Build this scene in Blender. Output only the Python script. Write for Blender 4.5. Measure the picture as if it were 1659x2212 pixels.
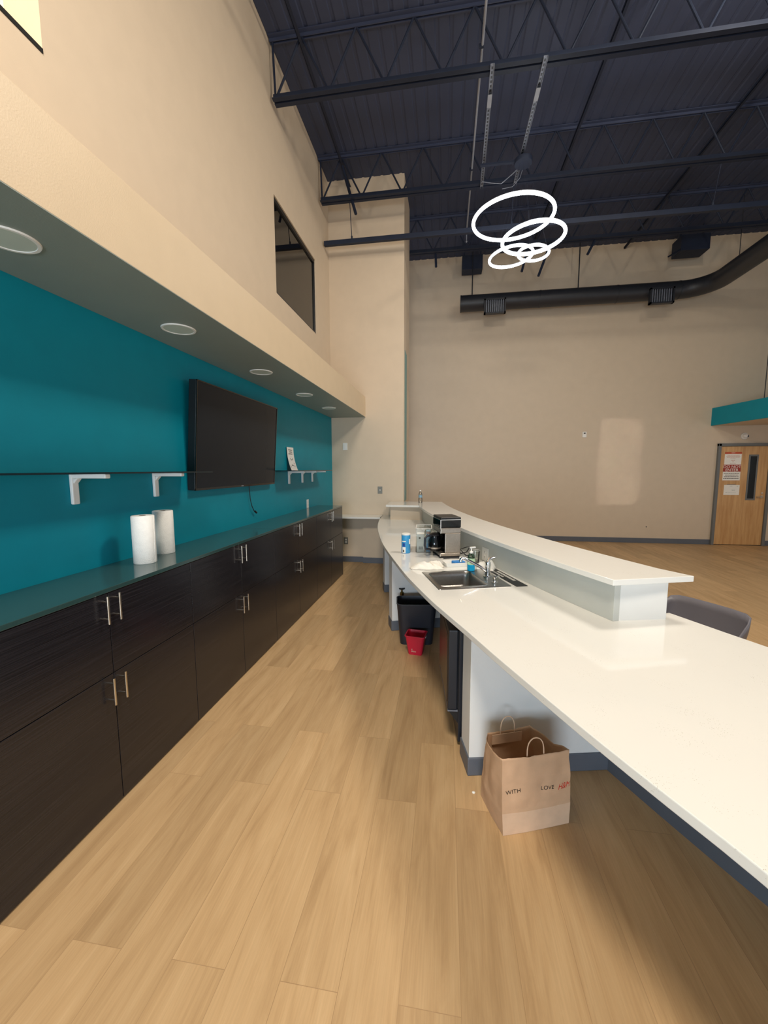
import bpy, bmesh, math, random
from mathutils import Vector, Matrix, noise
random.seed(7)
for o in list(bpy.data.objects):
    bpy.data.objects.remove(o)
S = bpy.context.scene
COL = S.collection
PI = math.pi

# ------------------------------------------------------------------ camera, world, lights, exposure
cam_d = bpy.data.cameras.new('camera')
cam = bpy.data.objects.new('camera', cam_d)
COL.objects.link(cam)
cam_d.sensor_fit = 'VERTICAL'
cam_d.sensor_height = 36.0
cam_d.lens = 36.0 * 861.96 / 2212.0
cam_d.clip_start = 0.05
R3 = Matrix(((0.988373, -0.013466, 0.151454), (0.152025, 0.105882, -0.982689), (-0.002803, 0.994287, 0.106698)))
cam.matrix_world = Matrix.Translation((0, 0, 1.6682)) @ R3.to_4x4()
S.camera = cam

S.view_settings.view_transform = 'Standard'
S.view_settings.look = 'None'
S.view_settings.gamma = 1.0
S.view_settings.use_curve_mapping = False
S.view_settings.exposure = 0.0

w = bpy.data.worlds.new('world')
S.world = w
w.use_nodes = True
w.node_tree.nodes['Background'].inputs[0].default_value = (0.75, 0.85, 1.0, 1)
w.node_tree.nodes['Background'].inputs[1].default_value = 0.6


def light(name, kind, loc, power, color, size=None, size_y=None, aim=None, spread=None):
    d = bpy.data.lights.new(name, kind)
    d.energy = power
    d.color = color
    if kind == 'AREA':
        d.shape = 'RECTANGLE' if size_y else 'DISK'
        d.size = size
        if size_y:
            d.size_y = size_y
        if spread:
            d.spread = spread
    elif size:
        d.shadow_soft_size = size
    o = bpy.data.objects.new(name, d)
    COL.objects.link(o)
    o.location = loc
    if aim is not None:
        o.rotation_euler = (Vector(aim) - Vector(loc)).to_track_quat('-Z', 'Y').to_euler()
    return o


COOL = (0.82, 0.92, 1.0)
WARM = (1.0, 0.90, 0.77)
# daylight entering by the glazed openings behind and to the right of the camera
light('daylight_back', 'AREA', (-0.4, -4.85, 1.0), 215, (0.74, 0.87, 1.0), 2.4, 1.3, (0.0, 5, 1.0))
light('daylight_right', 'AREA', (8.9, 1.5, 2.0), 66, COOL, 8.0, 3.0, (0, 1.5, 2.0))
# invented narrow beams, sized to throw the light patch on the far wall
light('wall_patch_beam', 'AREA', (3.84, -4.8, 1.77), 0.7, (1.0, 0.93, 0.82), 0.86, 1.95, (3.84, 9.6, 1.77), math.radians(0.5))
light('wall_patch_beam_low', 'AREA', (4.02, -4.8, 0.33), 0.10, (1.0, 0.95, 0.88), 0.56, 0.36, (4.02, 9.6, 0.33), math.radians(0.5))
# the hall's ceiling lamps outside the frame
light('ceiling_lamp_near', 'AREA', (-0.1, -0.8, 5.6), 238, WARM, 1.2, None, (-0.8, 0.9, 0.5))
light('ceiling_lamp_mid', 'AREA', (2.2, 3.4, 5.7), 112, WARM, 1.0, None, (0.9, 3.5, 0))
light('ceiling_lamp_glow', 'POINT', (2.9, 3.6, 5.95), 120, (1.0, 0.9, 0.75), 0.12)

# ------------------------------------------------------------------ materials
def lin(c):
    if isinstance(c, str):
        c = [int(c[i:i + 2], 16) / 255 for i in (0, 2, 4)]
    return tuple(x / 12.92 if x <= 0.04045 else ((x + 0.055) / 1.055) ** 2.4 for x in c) + (1.0,)


def new_mat(name):
    m = bpy.data.materials.new(name)
    m.use_nodes = True
    nt = m.node_tree
    return m, nt, nt.nodes['Principled BSDF']


def N(nt, t, **kw):
    n = nt.nodes.new(t)
    for k, v in kw.items():
        if k in n.inputs:
            n.inputs[k].default_value = v
        else:
            setattr(n, k, v)
    return n


def mat(name, color, rough=0.5, metal=0.0, spec=0.5, noise_amt=0.04, noise_scale=6.0, bump=0.0, bump_scale=80.0, coat=0.0, emit=0.0, emit_col=None):
    """plain surface with a slight procedural tonal variation and optional fine bump"""
    m, nt, b = new_mat(name)
    c = lin(color)
    tc = N(nt, 'ShaderNodeTexCoord')
    nz = N(nt, 'ShaderNodeTexNoise', Scale=noise_scale, Detail=4.0)
    nt.links.new(tc.outputs['Object'], nz.inputs['Vector'])
    rp = N(nt, 'ShaderNodeValToRGB')
    k0, k1 = 1 - noise_amt, 1 + noise_amt
    rp.color_ramp.elements[0].position = 0.3
    rp.color_ramp.elements[1].position = 0.7
    rp.color_ramp.elements[0].color = (c[0] * k0, c[1] * k0, c[2] * k0, 1)
    rp.color_ramp.elements[1].color = (min(1, c[0] * k1), min(1, c[1] * k1), min(1, c[2] * k1), 1)
    nt.links.new(nz.outputs['Fac'], rp.inputs['Fac'])
    nt.links.new(rp.outputs['Color'], b.inputs['Base Color'])
    b.inputs['Roughness'].default_value = rough
    b.inputs['Metallic'].default_value = metal
    b.inputs['Specular IOR Level'].default_value = spec
    if coat:
        b.inputs['Coat Weight'].default_value = coat
        b.inputs['Coat Roughness'].default_value = 0.08
    if bump:
        n2 = N(nt, 'ShaderNodeTexNoise', Scale=bump_scale, Detail=3.0)
        nt.links.new(tc.outputs['Object'], n2.inputs['Vector'])
        bp = N(nt, 'ShaderNodeBump', Strength=bump, Distance=0.002)
        nt.links.new(n2.outputs['Fac'], bp.inputs['Height'])
        nt.links.new(bp.outputs['Normal'], b.inputs['Normal'])
    if emit:
        b.inputs['Emission Color'].default_value = lin(emit_col or color)
        b.inputs['Emission Strength'].default_value = emit
    return m


def mat_glass(name, tint, refl=1.0, rough=0.02, clear=0.9):
    """thin pane: fresnel reflection over a tinted see-through body"""
    m, nt, b = new_mat(name)
    nt.nodes.remove(b)
    out = nt.nodes['Material Output']
    tr = N(nt, 'ShaderNodeBsdfTransparent')
    t = lin(tint)
    tr.inputs['Color'].default_value = (t[0] * clear, t[1] * clear, t[2] * clear, 1)
    gl = N(nt, 'ShaderNodeBsdfGlossy', Roughness=rough)
    gl.inputs['Color'].default_value = (refl, refl, refl, 1)
    fr = N(nt, 'ShaderNodeFresnel', IOR=1.5)
    nz = N(nt, 'ShaderNodeTexNoise', Scale=3.0)
    mx = N(nt, 'ShaderNodeMath', operation='MULTIPLY_ADD')
    mx.inputs[1].default_value = 0.02
    nt.links.new(nz.outputs['Fac'], mx.inputs[0])
    nt.links.new(fr.outputs['Fac'], mx.inputs[2])
    mix = N(nt, 'ShaderNodeMixShader')
    nt.links.new(mx.outputs[0], mix.inputs['Fac'])
    nt.links.new(tr.outputs[0], mix.inputs[1])
    nt.links.new(gl.outputs[0], mix.inputs[2])
    nt.links.new(mix.outputs[0], out.inputs['Surface'])
    return m


def mat_floor():
    m, nt, b = new_mat('oak_vinyl_planks')
    tc = N(nt, 'ShaderNodeTexCoord')
    mp = N(nt, 'ShaderNodeMapping')
    mp.inputs['Rotation'].default_value = (0, 0, PI / 2)
    mp.inputs['Location'].default_value = (0.62, 0.125, 0)
    nt.links.new(tc.outputs['Object'], mp.inputs['Vector'])
    br = N(nt, 'ShaderNodeTexBrick')
    br.offset = 0.37
    br.offset_frequency = 2
    br.inputs['Scale'].default_value = 1.0
    br.inputs['Brick Width'].default_value = 1.22
    br.inputs['Row Height'].default_value = 0.195
    br.inputs['Mortar Size'].default_value = 0.0012
    br.inputs['Mortar Smooth'].default_value = 0.3
    br.inputs['Color1'].default_value = (0.0, 0.0, 0.0, 1)
    br.inputs['Color2'].default_value = (1.0, 1.0, 1.0, 1)
    br.inputs['Mortar'].default_value = (0.5, 0.5, 0.5, 1)
    nt.links.new(mp.outputs['Vector'], br.inputs['Vector'])
    # grain runs along each plank and shifts from plank to plank
    mul = N(nt, 'ShaderNodeVectorMath', operation='SCALE')
    nt.links.new(br.outputs['Color'], mul.inputs[0])
    mul.inputs['Scale'].default_value = 7.3
    add = N(nt, 'ShaderNodeVectorMath', operation='ADD')
    nt.links.new(mp.outputs['Vector'], add.inputs[0])
    nt.links.new(mul.outputs[0], add.inputs[1])
    m2 = N(nt, 'ShaderNodeMapping')
    m2.inputs['Scale'].default_value = (0.8, 6.5, 1.0)
    nt.links.new(add.outputs[0], m2.inputs['Vector'])
    n1 = N(nt, 'ShaderNodeTexNoise', Scale=2.2, Detail=9.0, Roughness=0.62, Distortion=0.6)
    nt.links.new(m2.outputs['Vector'], n1.inputs['Vector'])
    m3 = N(nt, 'ShaderNodeMapping')
    m3.inputs['Scale'].default_value = (2.5, 90.0, 1.0)
    nt.links.new(add.outputs[0], m3.inputs['Vector'])
    n2 = N(nt, 'ShaderNodeTexNoise', Scale=2.0, Detail=4.0)
    nt.links.new(m3.outputs['Vector'], n2.inputs['Vector'])
    rp = N(nt, 'ShaderNodeValToRGB')
    e = rp.color_ramp.elements
    e[0].position, e[0].color = 0.25, lin('b5936a')
    e[1].position, e[1].color = 0.78, lin('d6b68b')
    k = e.new(0.5)
    k.color = lin('c9a77c')
    nt.links.new(n1.outputs['Fac'], rp.inputs['Fac'])
    hs = N(nt, 'ShaderNodeMixRGB', blend_type='MULTIPLY')
    hs.inputs['Fac'].default_value = 1.0
    r2 = N(nt, 'ShaderNodeValToRGB')
    r2.color_ramp.elements[0].color = (0.86, 0.85, 0.83, 1)
    r2.color_ramp.elements[1].color = (1.06, 1.05, 1.03, 1)
    nt.links.new(br.outputs['Color'], r2.inputs['Fac'])
    nt.links.new(rp.outputs['Color'], hs.inputs['Color1'])
    nt.links.new(r2.outputs['Color'], hs.inputs['Color2'])
    fine = N(nt, 'ShaderNodeMixRGB', blend_type='MULTIPLY')
    fine.inputs['Fac'].default_value = 1.0
    r3 = N(nt, 'ShaderNodeValToRGB')
    r3.color_ramp.elements[0].position, r3.color_ramp.elements[0].color = 0.3, (0.93, 0.925, 0.92, 1)
    r3.color_ramp.elements[1].position, r3.color_ramp.elements[1].color = 0.7, (1.03, 1.03, 1.03, 1)
    nt.links.new(n2.outputs['Fac'], r3.inputs['Fac'])
    nt.links.new(hs.outputs['Color'], fine.inputs['Color1'])
    nt.links.new(r3.outputs['Color'], fine.inputs['Color2'])
    sm = N(nt, 'ShaderNodeMixRGB', blend_type='MIX')
    sm.inputs['Color2'].default_value = lin('8a6a48')
    sc = N(nt, 'ShaderNodeMath', operation='MULTIPLY')
    sc.inputs[1].default_value = 0.4
    nt.links.new(br.outputs['Fac'], sc.inputs[0])
    nt.links.new(sc.outputs[0], sm.inputs['Fac'])
    nt.links.new(fine.outputs['Color'], sm.inputs['Color1'])
    nt.links.new(sm.outputs['Color'], b.inputs['Base Color'])
    b.inputs['Roughness'].default_value = 0.46
    b.inputs['Specular IOR Level'].default_value = 0.4
    bp = N(nt, 'ShaderNodeBump', Strength=0.12, Distance=0.002)
    nt.links.new(n2.outputs['Fac'], bp.inputs['Height'])
    nt.links.new(bp.outputs['Normal'], b.inputs['Normal'])
    return m


def mat_grain(name, c0, c1, scale, rough, spec=0.5, coat=0.0, axis_scale=(1, 1, 1), rand=False):
    m, nt, b = new_mat(name)
    tc = N(nt, 'ShaderNodeTexCoord')
    mp = N(nt, 'ShaderNodeMapping')
    mp.inputs['Scale'].default_value = axis_scale
    nt.links.new(tc.outputs['Object'], mp.inputs['Vector'])
    nz = N(nt, 'ShaderNodeTexNoise', Scale=scale, Detail=6.0, Roughness=0.6)
    nt.links.new(mp.outputs['Vector'], nz.inputs['Vector'])
    rp = N(nt, 'ShaderNodeValToRGB')
    rp.color_ramp.elements[0].position = 0.33
    rp.color_ramp.elements[1].position = 0.68
    rp.color_ramp.elements[0].color = lin(c0)
    rp.color_ramp.elements[1].color = lin(c1)
    nt.links.new(nz.outputs['Fac'], rp.inputs['Fac'])
    nt.links.new(rp.outputs['Color'], b.inputs['Base Color'])
    b.inputs['Roughness'].default_value = rough
    b.inputs['Specular IOR Level'].default_value = spec
    if coat:
        b.inputs['Coat Weight'].default_value = coat
        b.inputs['Coat Roughness'].default_value = 0.1
    return m


def mat_quartz():
    m, nt, b = new_mat('white_quartz')
    tc = N(nt, 'ShaderNodeTexCoord')
    vo = N(nt, 'ShaderNodeTexVoronoi', Scale=150.0)
    nt.links.new(tc.outputs['Object'], vo.inputs['Vector'])
    nz = N(nt, 'ShaderNodeTexNoise', Scale=9.0, Detail=5.0)
    nt.links.new(tc.outputs['Object'], nz.inputs['Vector'])
    r1 = N(nt, 'ShaderNodeValToRGB')
    r1.color_ramp.elements[0].position, r1.color_ramp.elements[0].color = 0.12, lin('b9b4a8')
    r1.color_ramp.elements[1].position, r1.color_ramp.elements[1].color = 0.2, lin('e6e5e0')
    nt.links.new(vo.outputs['Distance'], r1.inputs['Fac'])
    mx = N(nt, 'ShaderNodeMixRGB', blend_type='MIX')
    r2 = N(nt, 'ShaderNodeValToRGB')
    r2.color_ramp.elements[0].position = 0.52
    r2.color_ramp.elements[1].position = 0.66
    nt.links.new(nz.outputs['Fac'], r2.inputs['Fac'])
    nt.links.new(r2.outputs['Color'], mx.inputs['Fac'])
    mx.inputs['Color1'].default_value = lin('e6e5e0')
    nt.links.new(r1.outputs['Color'], mx.inputs['Color2'])
    nt.links.new(mx.outputs['Color'], b.inputs['Base Color'])
    b.inputs['Roughness'].default_value = 0.07
    b.inputs['Specular IOR Level'].default_value = 0.5
    return m


M = dict(
    beige=mat('beige_wall_paint', 'd2c0a8', 0.55, noise_amt=0.02, bump=0.15, bump_scale=220),
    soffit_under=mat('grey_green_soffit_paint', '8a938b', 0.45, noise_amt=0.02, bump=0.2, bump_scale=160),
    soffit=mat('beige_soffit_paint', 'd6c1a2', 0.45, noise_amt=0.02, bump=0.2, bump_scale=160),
    teal=mat('teal_wall_paint', '008b9e', 0.5, spec=0.25, noise_amt=0.03, bump=0.1, bump_scale=220),
    ceiling=mat('navy_ceiling_paint', '343c54', 0.6, noise_amt=0.06, noise_scale=2),
    steel_navy=mat('navy_painted_steel', '232a3b', 0.55, spec=0.25, noise_amt=0.08),
    pipe=mat('grey_pipe_paint', '8d919b', 0.35, noise_amt=0.05),
    strut=mat('galvanised_strut', '7b808c', 0.4, metal=0.3, noise_amt=0.2, noise_scale=30),
    duct=mat('black_duct_paint', '25272d', 0.45, noise_amt=0.08),
    floor=mat_floor(),
    cabinet=mat_grain('dark_wenge_laminate', '17171b', '2c2a2f', 3.0, 0.22, 0.5, 0.0, (1.0, 0.7, 75.0)),
    gap=mat('dark_gap', '0a0909', 0.8),
    worktop=mat('grey_green_laminate', '304a4a', 0.13, spec=1.0, noise_amt=0.06, noise_scale=120),
    quartz=mat_quartz(),
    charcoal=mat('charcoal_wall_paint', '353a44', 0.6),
    base=mat('grey_vinyl_base', '5d626b', 0.45, noise_amt=0.05),
    white_paint=mat('white_panel_paint', 'e3e3e0', 0.5, noise_amt=0.015, bump=0.1, bump_scale=200),
    white=mat('white_plastic', 'eeece6', 0.4, noise_amt=0.02),
    white_metal=mat('white_powder_coat', 'f0efea', 0.4, noise_amt=0.02),
    paper=mat('white_paper', 'f1eee6', 0.8, noise_amt=0.02),
    towel=mat('paper_towel', 'f4f3ee', 0.9, noise_amt=0.03, noise_scale=40, bump=0.9, bump_scale=160),
    cardboard_core=mat('cardboard_core', '6f5a45', 0.8),
    chrome=mat('chrome', 'e8eaec', 0.08, metal=1.0, noise_amt=0.02),
    nickel=mat('brushed_nickel', 'cfcabf', 0.25, metal=1.0, noise_amt=0.05, noise_scale=200),
    steel=mat('brushed_steel', 'a9a6a2', 0.28, metal=1.0, noise_amt=0.08, noise_scale=60),
    steel_warm=mat('satin_steel_panel', 'b7aca0', 0.36, metal=0.85, noise_amt=0.06, noise_scale=60),
    black=mat('black_plastic', '17181b', 0.4, noise_amt=0.05),
    black_gloss=mat('black_gloss', '0b0c0e', 0.08, noise_amt=0.03),
    screen=mat('tv_screen', '22272d', 0.16, spec=0.12, noise_amt=0.02),
    grey_plate=mat('grey_metal_plate', '7d7c74', 0.4),
    splash=mat('pale_grey_splash_paint', 'c3c5bf', 0.4, noise_amt=0.02),
    bin=mat('charcoal_plastic', '23262f', 0.4, noise_amt=0.05),
    red=mat('red_plastic', 'c8203a', 0.35, noise_amt=0.03),
    fridge=mat('black_fridge', '1b1f27', 0.4, noise_amt=0.08),
    kraft=mat('kraft_paper', 'cca684', 0.75, noise_amt=0.07, noise_scale=14, bump=0.4, bump_scale=40),
    kraft_light=mat('kraft_paper_band', 'd8b799', 0.75, noise_amt=0.06, noise_scale=14, bump=0.4, bump_scale=40),
    ink=mat('black_ink', '1d1a18', 0.6),
    red_ink=mat('red_ink', 'ee4434', 0.6, noise_amt=0.2, noise_scale=120),
    grey_ink=mat('grey_ink', '55524d', 0.7),
    sign_red=mat('sign_red', 'a3341c', 0.5),
    sign_orange=mat('sign_orange_red', 'c4522c', 0.5),
    pink_ink=mat('faint_red_ink', 'c99a88', 0.7),
    oak=mat_grain('birch_door_veneer', 'c08f58', 'd6ab74', 2.2, 0.4, 0.4, 0.0, (9.0, 9.0, 0.8)),
    frame=mat('grey_door_frame', '6d6e6c', 0.45),
    dark_glass=mat('dark_door_glass', '0e1d26', 0.08, noise_amt=0.1),
    glass=mat_glass('clear_glass', 'e6f2f0', 0.9),
    pane=mat_glass('window_pane', '9aa396', 1.0, 0.01, 0.8),
    shelf_glass=mat_glass('green_shelf_glass', '4f7a78', 0.9, 0.03, 0.75),
    shelf_edge=mat('shelf_glass_edge', '06222b', 0.2),
    acrylic=mat_glass('clear_acrylic', 'fbfcfa', 0.9, 0.03, 0.98),
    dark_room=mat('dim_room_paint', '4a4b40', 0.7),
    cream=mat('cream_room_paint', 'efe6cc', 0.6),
    ring=mat('led_ring_lens', 'ffffff', 0.4, emit=9.0, emit_col='f4fbff'),
    alu=mat('aluminium_profile', 'c9ccd0', 0.35, metal=0.8),
    blue=mat('blue_print', '3f9ed6', 0.4, noise_amt=0.08, noise_scale=40),
    navy=mat('navy_print', '2c4f9c', 0.4),
    pale_blue=mat('pale_blue_print', '9cc4dc', 0.45, noise_amt=0.1, noise_scale=40),
    soap=mat('blue_soap_liquid', '12a0d2', 0.15, noise_amt=0.1, noise_scale=40),
    soap_label=mat('green_soap_label', 'b9d8b0', 0.3, noise_amt=0.3, noise_scale=50),
    lens=mat('downlight_lens', 'c9d2c6', 0.35),
    grey_shell=mat('grey_chair_shell', '6c6b74', 0.42, noise_amt=0.03),
    brass=mat('aged_brass', '6b5a2c', 0.35, metal=0.8, noise_amt=0.2, noise_scale=60),
    cloth=mat('white_cloth', 'efe9dd', 0.9, noise_amt=0.04, bump=0.3, bump_scale=200),
    teal_tile=mat('teal_glass_panel', '2a8a8e', 0.3, noise_amt=0.08, noise_scale=4),
    grout=mat('pale_joint', 'a9b5ac', 0.6),
)

# ------------------------------------------------------------------ mesh helpers
class MB:
    def __init__(s):
        s.b = bmesh.new()
        s.mats = []

    def mi(s, m):
        if m not in s.mats:
            s.mats.append(m)
        return s.mats.index(m)

    def faces(s, vs, fs, m=None, mx=None):
        if mx is not None:
            vs = [mx @ Vector(v) for v in vs]
        bv = [s.b.verts.new(v) for v in vs]
        i = s.mi(m) if m else 0
        for f in fs:
            try:
                fc = s.b.faces.new([bv[k] for k in f])
                fc.material_index = i
            except ValueError:
                pass
        return s

    def box(s, x0, x1, y0, y1, z0, z1, m=None, mx=None):
        v = [(x, y, z) for z in (z0, z1) for y in (y0, y1) for x in (x0, x1)]
        return s.faces(v, [(0, 2, 3, 1), (4, 5, 7, 6), (0, 1, 5, 4), (2, 6, 7, 3), (0, 4, 6, 2), (1, 3, 7, 5)], m, mx)

    def prism(s, poly, z0, z1, m=None, mx=None, side_m=None):
        n = len(poly)
        a = sum(poly[i][0] * poly[(i + 1) % n][1] - poly[(i + 1) % n][0] * poly[i][1] for i in range(n))
        if a < 0:
            poly = poly[::-1]
        v = [(p[0], p[1], z0) for p in poly] + [(p[0], p[1], z1) for p in poly]
        s.faces(v, [tuple(range(n))[::-1], tuple(range(n, 2 * n))], m, mx)
        return s.faces(v, [(i, (i + 1) % n, n + (i + 1) % n, n + i) for i in range(n)], side_m or m, mx)

    def lathe(s, prof, seg=32, m=None, mx=None, loc=(0, 0, 0), cap=False):
        v, f = [], []
        for r, z in prof:
            for k in range(seg):
                a = 2 * PI * k / seg
                v.append((loc[0] + r * math.cos(a), loc[1] + r * math.sin(a), loc[2] + z))
        for i in range(len(prof) - 1):
            for k in range(seg):
                k2 = (k + 1) % seg
                f.append((i * seg + k, i * seg + k2, (i + 1) * seg + k2, (i + 1) * seg + k))
        f.append(tuple(range(seg))[::-1])
        f.append(tuple((len(prof) - 1) * seg + k for k in range(seg)))
        return s.faces(v, f, m, mx)

    def tube(s, pts, r, seg=10, m=None, mx=None, closed=False):
        pts = [Vector(p) for p in pts]
        n = len(pts)
        rs = r if isinstance(r, (list, tuple)) else [r] * n
        v, f = [], []
        up = None
        for i, p in enumerate(pts):
            if closed:
                t = (pts[(i + 1) % n] - pts[i - 1]).normalized()
            else:
                t = (pts[min(i + 1, n - 1)] - pts[max(i - 1, 0)]).normalized()
            if up is None:
                up = Vector((0, 0, 1)) if abs(t.z) < 0.9 else Vector((1, 0, 0))
            u = t.cross(up)
            if u.length < 1e-5:
                u = t.orthogonal()
            u.normalize()
            up = u.cross(t).normalized()
            for k in range(seg):
                a = 2 * PI * k / seg
                v.append(p + (u * math.cos(a) + up * math.sin(a)) * rs[i])
        for i in range(n if closed else n - 1):
            j = (i + 1) % n
            for k in range(seg):
                k2 = (k + 1) % seg
                f.append((i * seg + k, j * seg + k, j * seg + k2, i * seg + k2))
        if not closed:
            f.append(tuple(range(seg)))
            f.append(tuple((n - 1) * seg + k for k in range(seg))[::-1])
        return s.faces(v, f, m, mx)

    def build(s, name, m=None, parent=None, bevel=0.0, smooth=False, bseg=2, loc=None, rz=None):
        me = bpy.data.meshes.new(name)
        bmesh.ops.remove_doubles(s.b, verts=s.b.verts, dist=1e-6)
        bmesh.ops.recalc_face_normals(s.b, faces=s.b.faces)
        s.b.to_mesh(me)
        s.b.free()
        if m is not None and not s.mats:
            me.materials.append(m)
        for x in s.mats:
            me.materials.append(x)
        o = bpy.data.objects.new(name, me)
        COL.objects.link(o)
        if parent is not None:
            o.parent = parent
        if loc is not None:
            o.location = loc
        if rz is not None:
            o.rotation_euler = (0, 0, rz)
        if bevel:
            bv = o.modifiers.new('bevel', 'BEVEL')
            bv.width = bevel
            bv.segments = bseg
            bv.limit_method = 'ANGLE'
            bv.angle_limit = math.radians(40)
        if smooth:
            for p in me.polygons:
                p.use_smooth = True
            try:
                me.set_sharp_from_angle(angle=math.radians(38))
            except Exception:
                pass
        return o


def B(x0, x1, y0, y1, z0, z1, m=None, mx=None):
    return MB().box(x0, x1, y0, y1, z0, z1, m, mx)


def tag(o, label, cat, group=None):
    o['label'] = label
    o['category'] = cat
    if group:
        o['group'] = group
    return o


def thing(name, label, cat, loc=(0, 0, 0), rz=0.0, group=None):
    o = bpy.data.objects.new(name, None)
    o.empty_display_size = 0.1
    COL.objects.link(o)
    o.location = loc
    o.rotation_euler = (0, 0, rz)
    return tag(o, label, cat, group)


def struct(o):
    o['kind'] = 'structure'
    return o


def kids(o):
    return [c for c in bpy.data.objects if c.parent == o]


def dup(root, loc, rz=None, label=None):
    r = root.copy()
    COL.objects.link(r)
    r.location = loc
    if rz is not None:
        r.rotation_euler = (0, 0, rz)
    if label:
        r['label'] = label
    for ch in kids(root):
        c = ch.copy()
        COL.objects.link(c)
        c.parent = r
        for g in kids(ch):
            d = g.copy()
            COL.objects.link(d)
            d.parent = c
    return r


def text_mesh(name, body, size, m, parent, mx, extrude=0.0004, align='LEFT', xs=1.0, shear=0.0):
    cu = bpy.data.curves.new(name, 'FONT')
    cu.body = body
    cu.size = size
    cu.extrude = extrude
    cu.align_x = align
    cu.shear = shear
    t = bpy.data.objects.new(name + '_tmp', cu)
    COL.objects.link(t)
    dg = bpy.context.evaluated_depsgraph_get()
    me = bpy.data.meshes.new_from_object(t.evaluated_get(dg))
    bpy.data.objects.remove(t)
    me.materials.clear()
    me.materials.append(m)
    me.transform(mx @ Matrix.Diagonal((xs, 1, 1, 1)))
    o = bpy.data.objects.new(name, me)
    COL.objects.link(o)
    o.parent = parent
    return o


def frame_mx(origin, xdir, ydir):
    x = Vector(xdir).normalized()
    y = Vector(ydir).normalized()
    z = x.cross(y).normalized()
    m = Matrix.Identity(4)
    for i in range(3):
        m[i][0], m[i][1], m[i][2], m[i][3] = x[i], y[i], z[i], origin[i]
    return m


# ------------------------------------------------------------------ the setting
ZC = 6.40          # ceiling deck
YE = 6.93          # face of the projecting end wall
YF = 9.66          # far wall
SZ0, SZ1 = 2.566, 2.906
WT = 1.104         # dark worktop
LT = 0.864         # low bar top
HT = 1.106         # raised bar top

struct(B(-2.3, 9.3, -5.2, 9.9, -0.12, 0).build('floor', M['floor']))

# corrugated roof deck, ribs running away from the camera
mb = MB()
prof = []
x = -2.3
while x < 9.3:
    prof += [(x, ZC), (x + 0.10, ZC), (x + 0.112, ZC + 0.009), (x + 0.138, ZC + 0.009)]
    x += 0.155
prof.append((x, ZC))
v = [(px, y, pz) for y in (-5.2, 9.9) for px, pz in prof]
n = len(prof)
mb.faces(v, [(i, i + 1, n + i + 1, n + i) for i in range(n - 1)])
mb.box(-2.3, 9.3, -5.2, 9.9, ZC + 0.06, ZC + 0.16)
struct(mb.build('ceiling', M['ceiling']))

# left wall: teal between cabinets and soffit, beige above, with two high openings
W1 = (4.706, 6.195, 3.74, 4.822)
W2 = (0.35, 1.925, 3.735, 4.82)
mb = MB()
mb.box(-2.2, -2.0, -5.2, YE, 0, SZ0 + 0.17, M['teal'])
zb, zt = W1[2], W1[3]
bz = M['beige']
mb.box(-2.2, -2.0, -5.2, YE, SZ0 + 0.17, zb, bz)
mb.box(-2.2, -2.0, -5.2, YE, zt, ZC + 0.06, bz)
mb.box(-2.2, -2.0, -5.2, W2[0], zb, zt, bz)
mb.box(-2.2, -2.0, W2[1], W1[0], zb, zt, bz)
mb.box(-2.2, -2.0, W1[1], YE, zb, zt, bz)
struct(mb.build('wall_left'))


def high_window(name, wv, room_m):
    y0, y1, z0, z1 = wv
    t = bpy.data.objects.new(name, None)
    COL.objects.link(t)
    t.location = (-2.0, (y0 + y1) / 2, z0)
    struct(t)
    hw, h = (y1 - y0) / 2, z1 - z0
    mb = MB()
    mb.box(-0.06, -0.015, -hw, hw, 0, 0.03)
    mb.box(-0.06, -0.015, -hw, hw, h - 0.045, h)
    mb.box(-0.06, -0.015, -hw, -hw + 0.02, 0, h)
    mb.box(-0.06, -0.015, hw - 0.02, hw, 0, h)
    mb.build('window_frame', M['black'], t)
    B(-0.04, -0.034, -hw + 0.02, hw - 0.02, 0.03, h - 0.045).build('window_pane', M['pane'], t)
    return t


t = high_window('window_1', W1, 'dark_room')
B(-0.13, -0.09, -0.74, 0.70, 0.86, 0.885).build('light_line_bar', M['pipe'], t)  # invented pale bar standing in for the light line across the window
t2 = bpy.data.objects.new('window_2', None)
COL.objects.link(t2)
t2.location = (-2.0, W2[0], W2[2])
struct(t2)
B(-0.30, 0.004, 0, W2[1] - W2[0], -0.018, 0.004).build('window_sill', M['gap'], t2)
# the two rooms behind the high openings
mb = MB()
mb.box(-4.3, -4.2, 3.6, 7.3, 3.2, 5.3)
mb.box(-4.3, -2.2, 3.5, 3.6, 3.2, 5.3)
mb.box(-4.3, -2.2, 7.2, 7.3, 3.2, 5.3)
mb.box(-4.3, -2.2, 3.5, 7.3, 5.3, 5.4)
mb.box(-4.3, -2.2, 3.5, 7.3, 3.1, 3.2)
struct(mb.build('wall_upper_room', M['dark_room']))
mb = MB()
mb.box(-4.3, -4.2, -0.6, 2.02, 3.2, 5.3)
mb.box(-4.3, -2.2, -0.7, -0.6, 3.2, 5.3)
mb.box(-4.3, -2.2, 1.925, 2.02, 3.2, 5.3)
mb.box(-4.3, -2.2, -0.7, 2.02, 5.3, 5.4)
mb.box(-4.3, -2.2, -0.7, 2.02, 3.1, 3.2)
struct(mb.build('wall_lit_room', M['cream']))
light('dim_room_fill', 'POINT', (-3.4, 4.6, 5.0), 5, (1.0, 0.95, 0.8), 0.1)  # fill light added so the dim room and its pale bar show
light('lit_room_lamp', 'POINT', (-2.9, 0.6, 4.6), 55, (1.0, 0.93, 0.76), 0.15)

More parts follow.
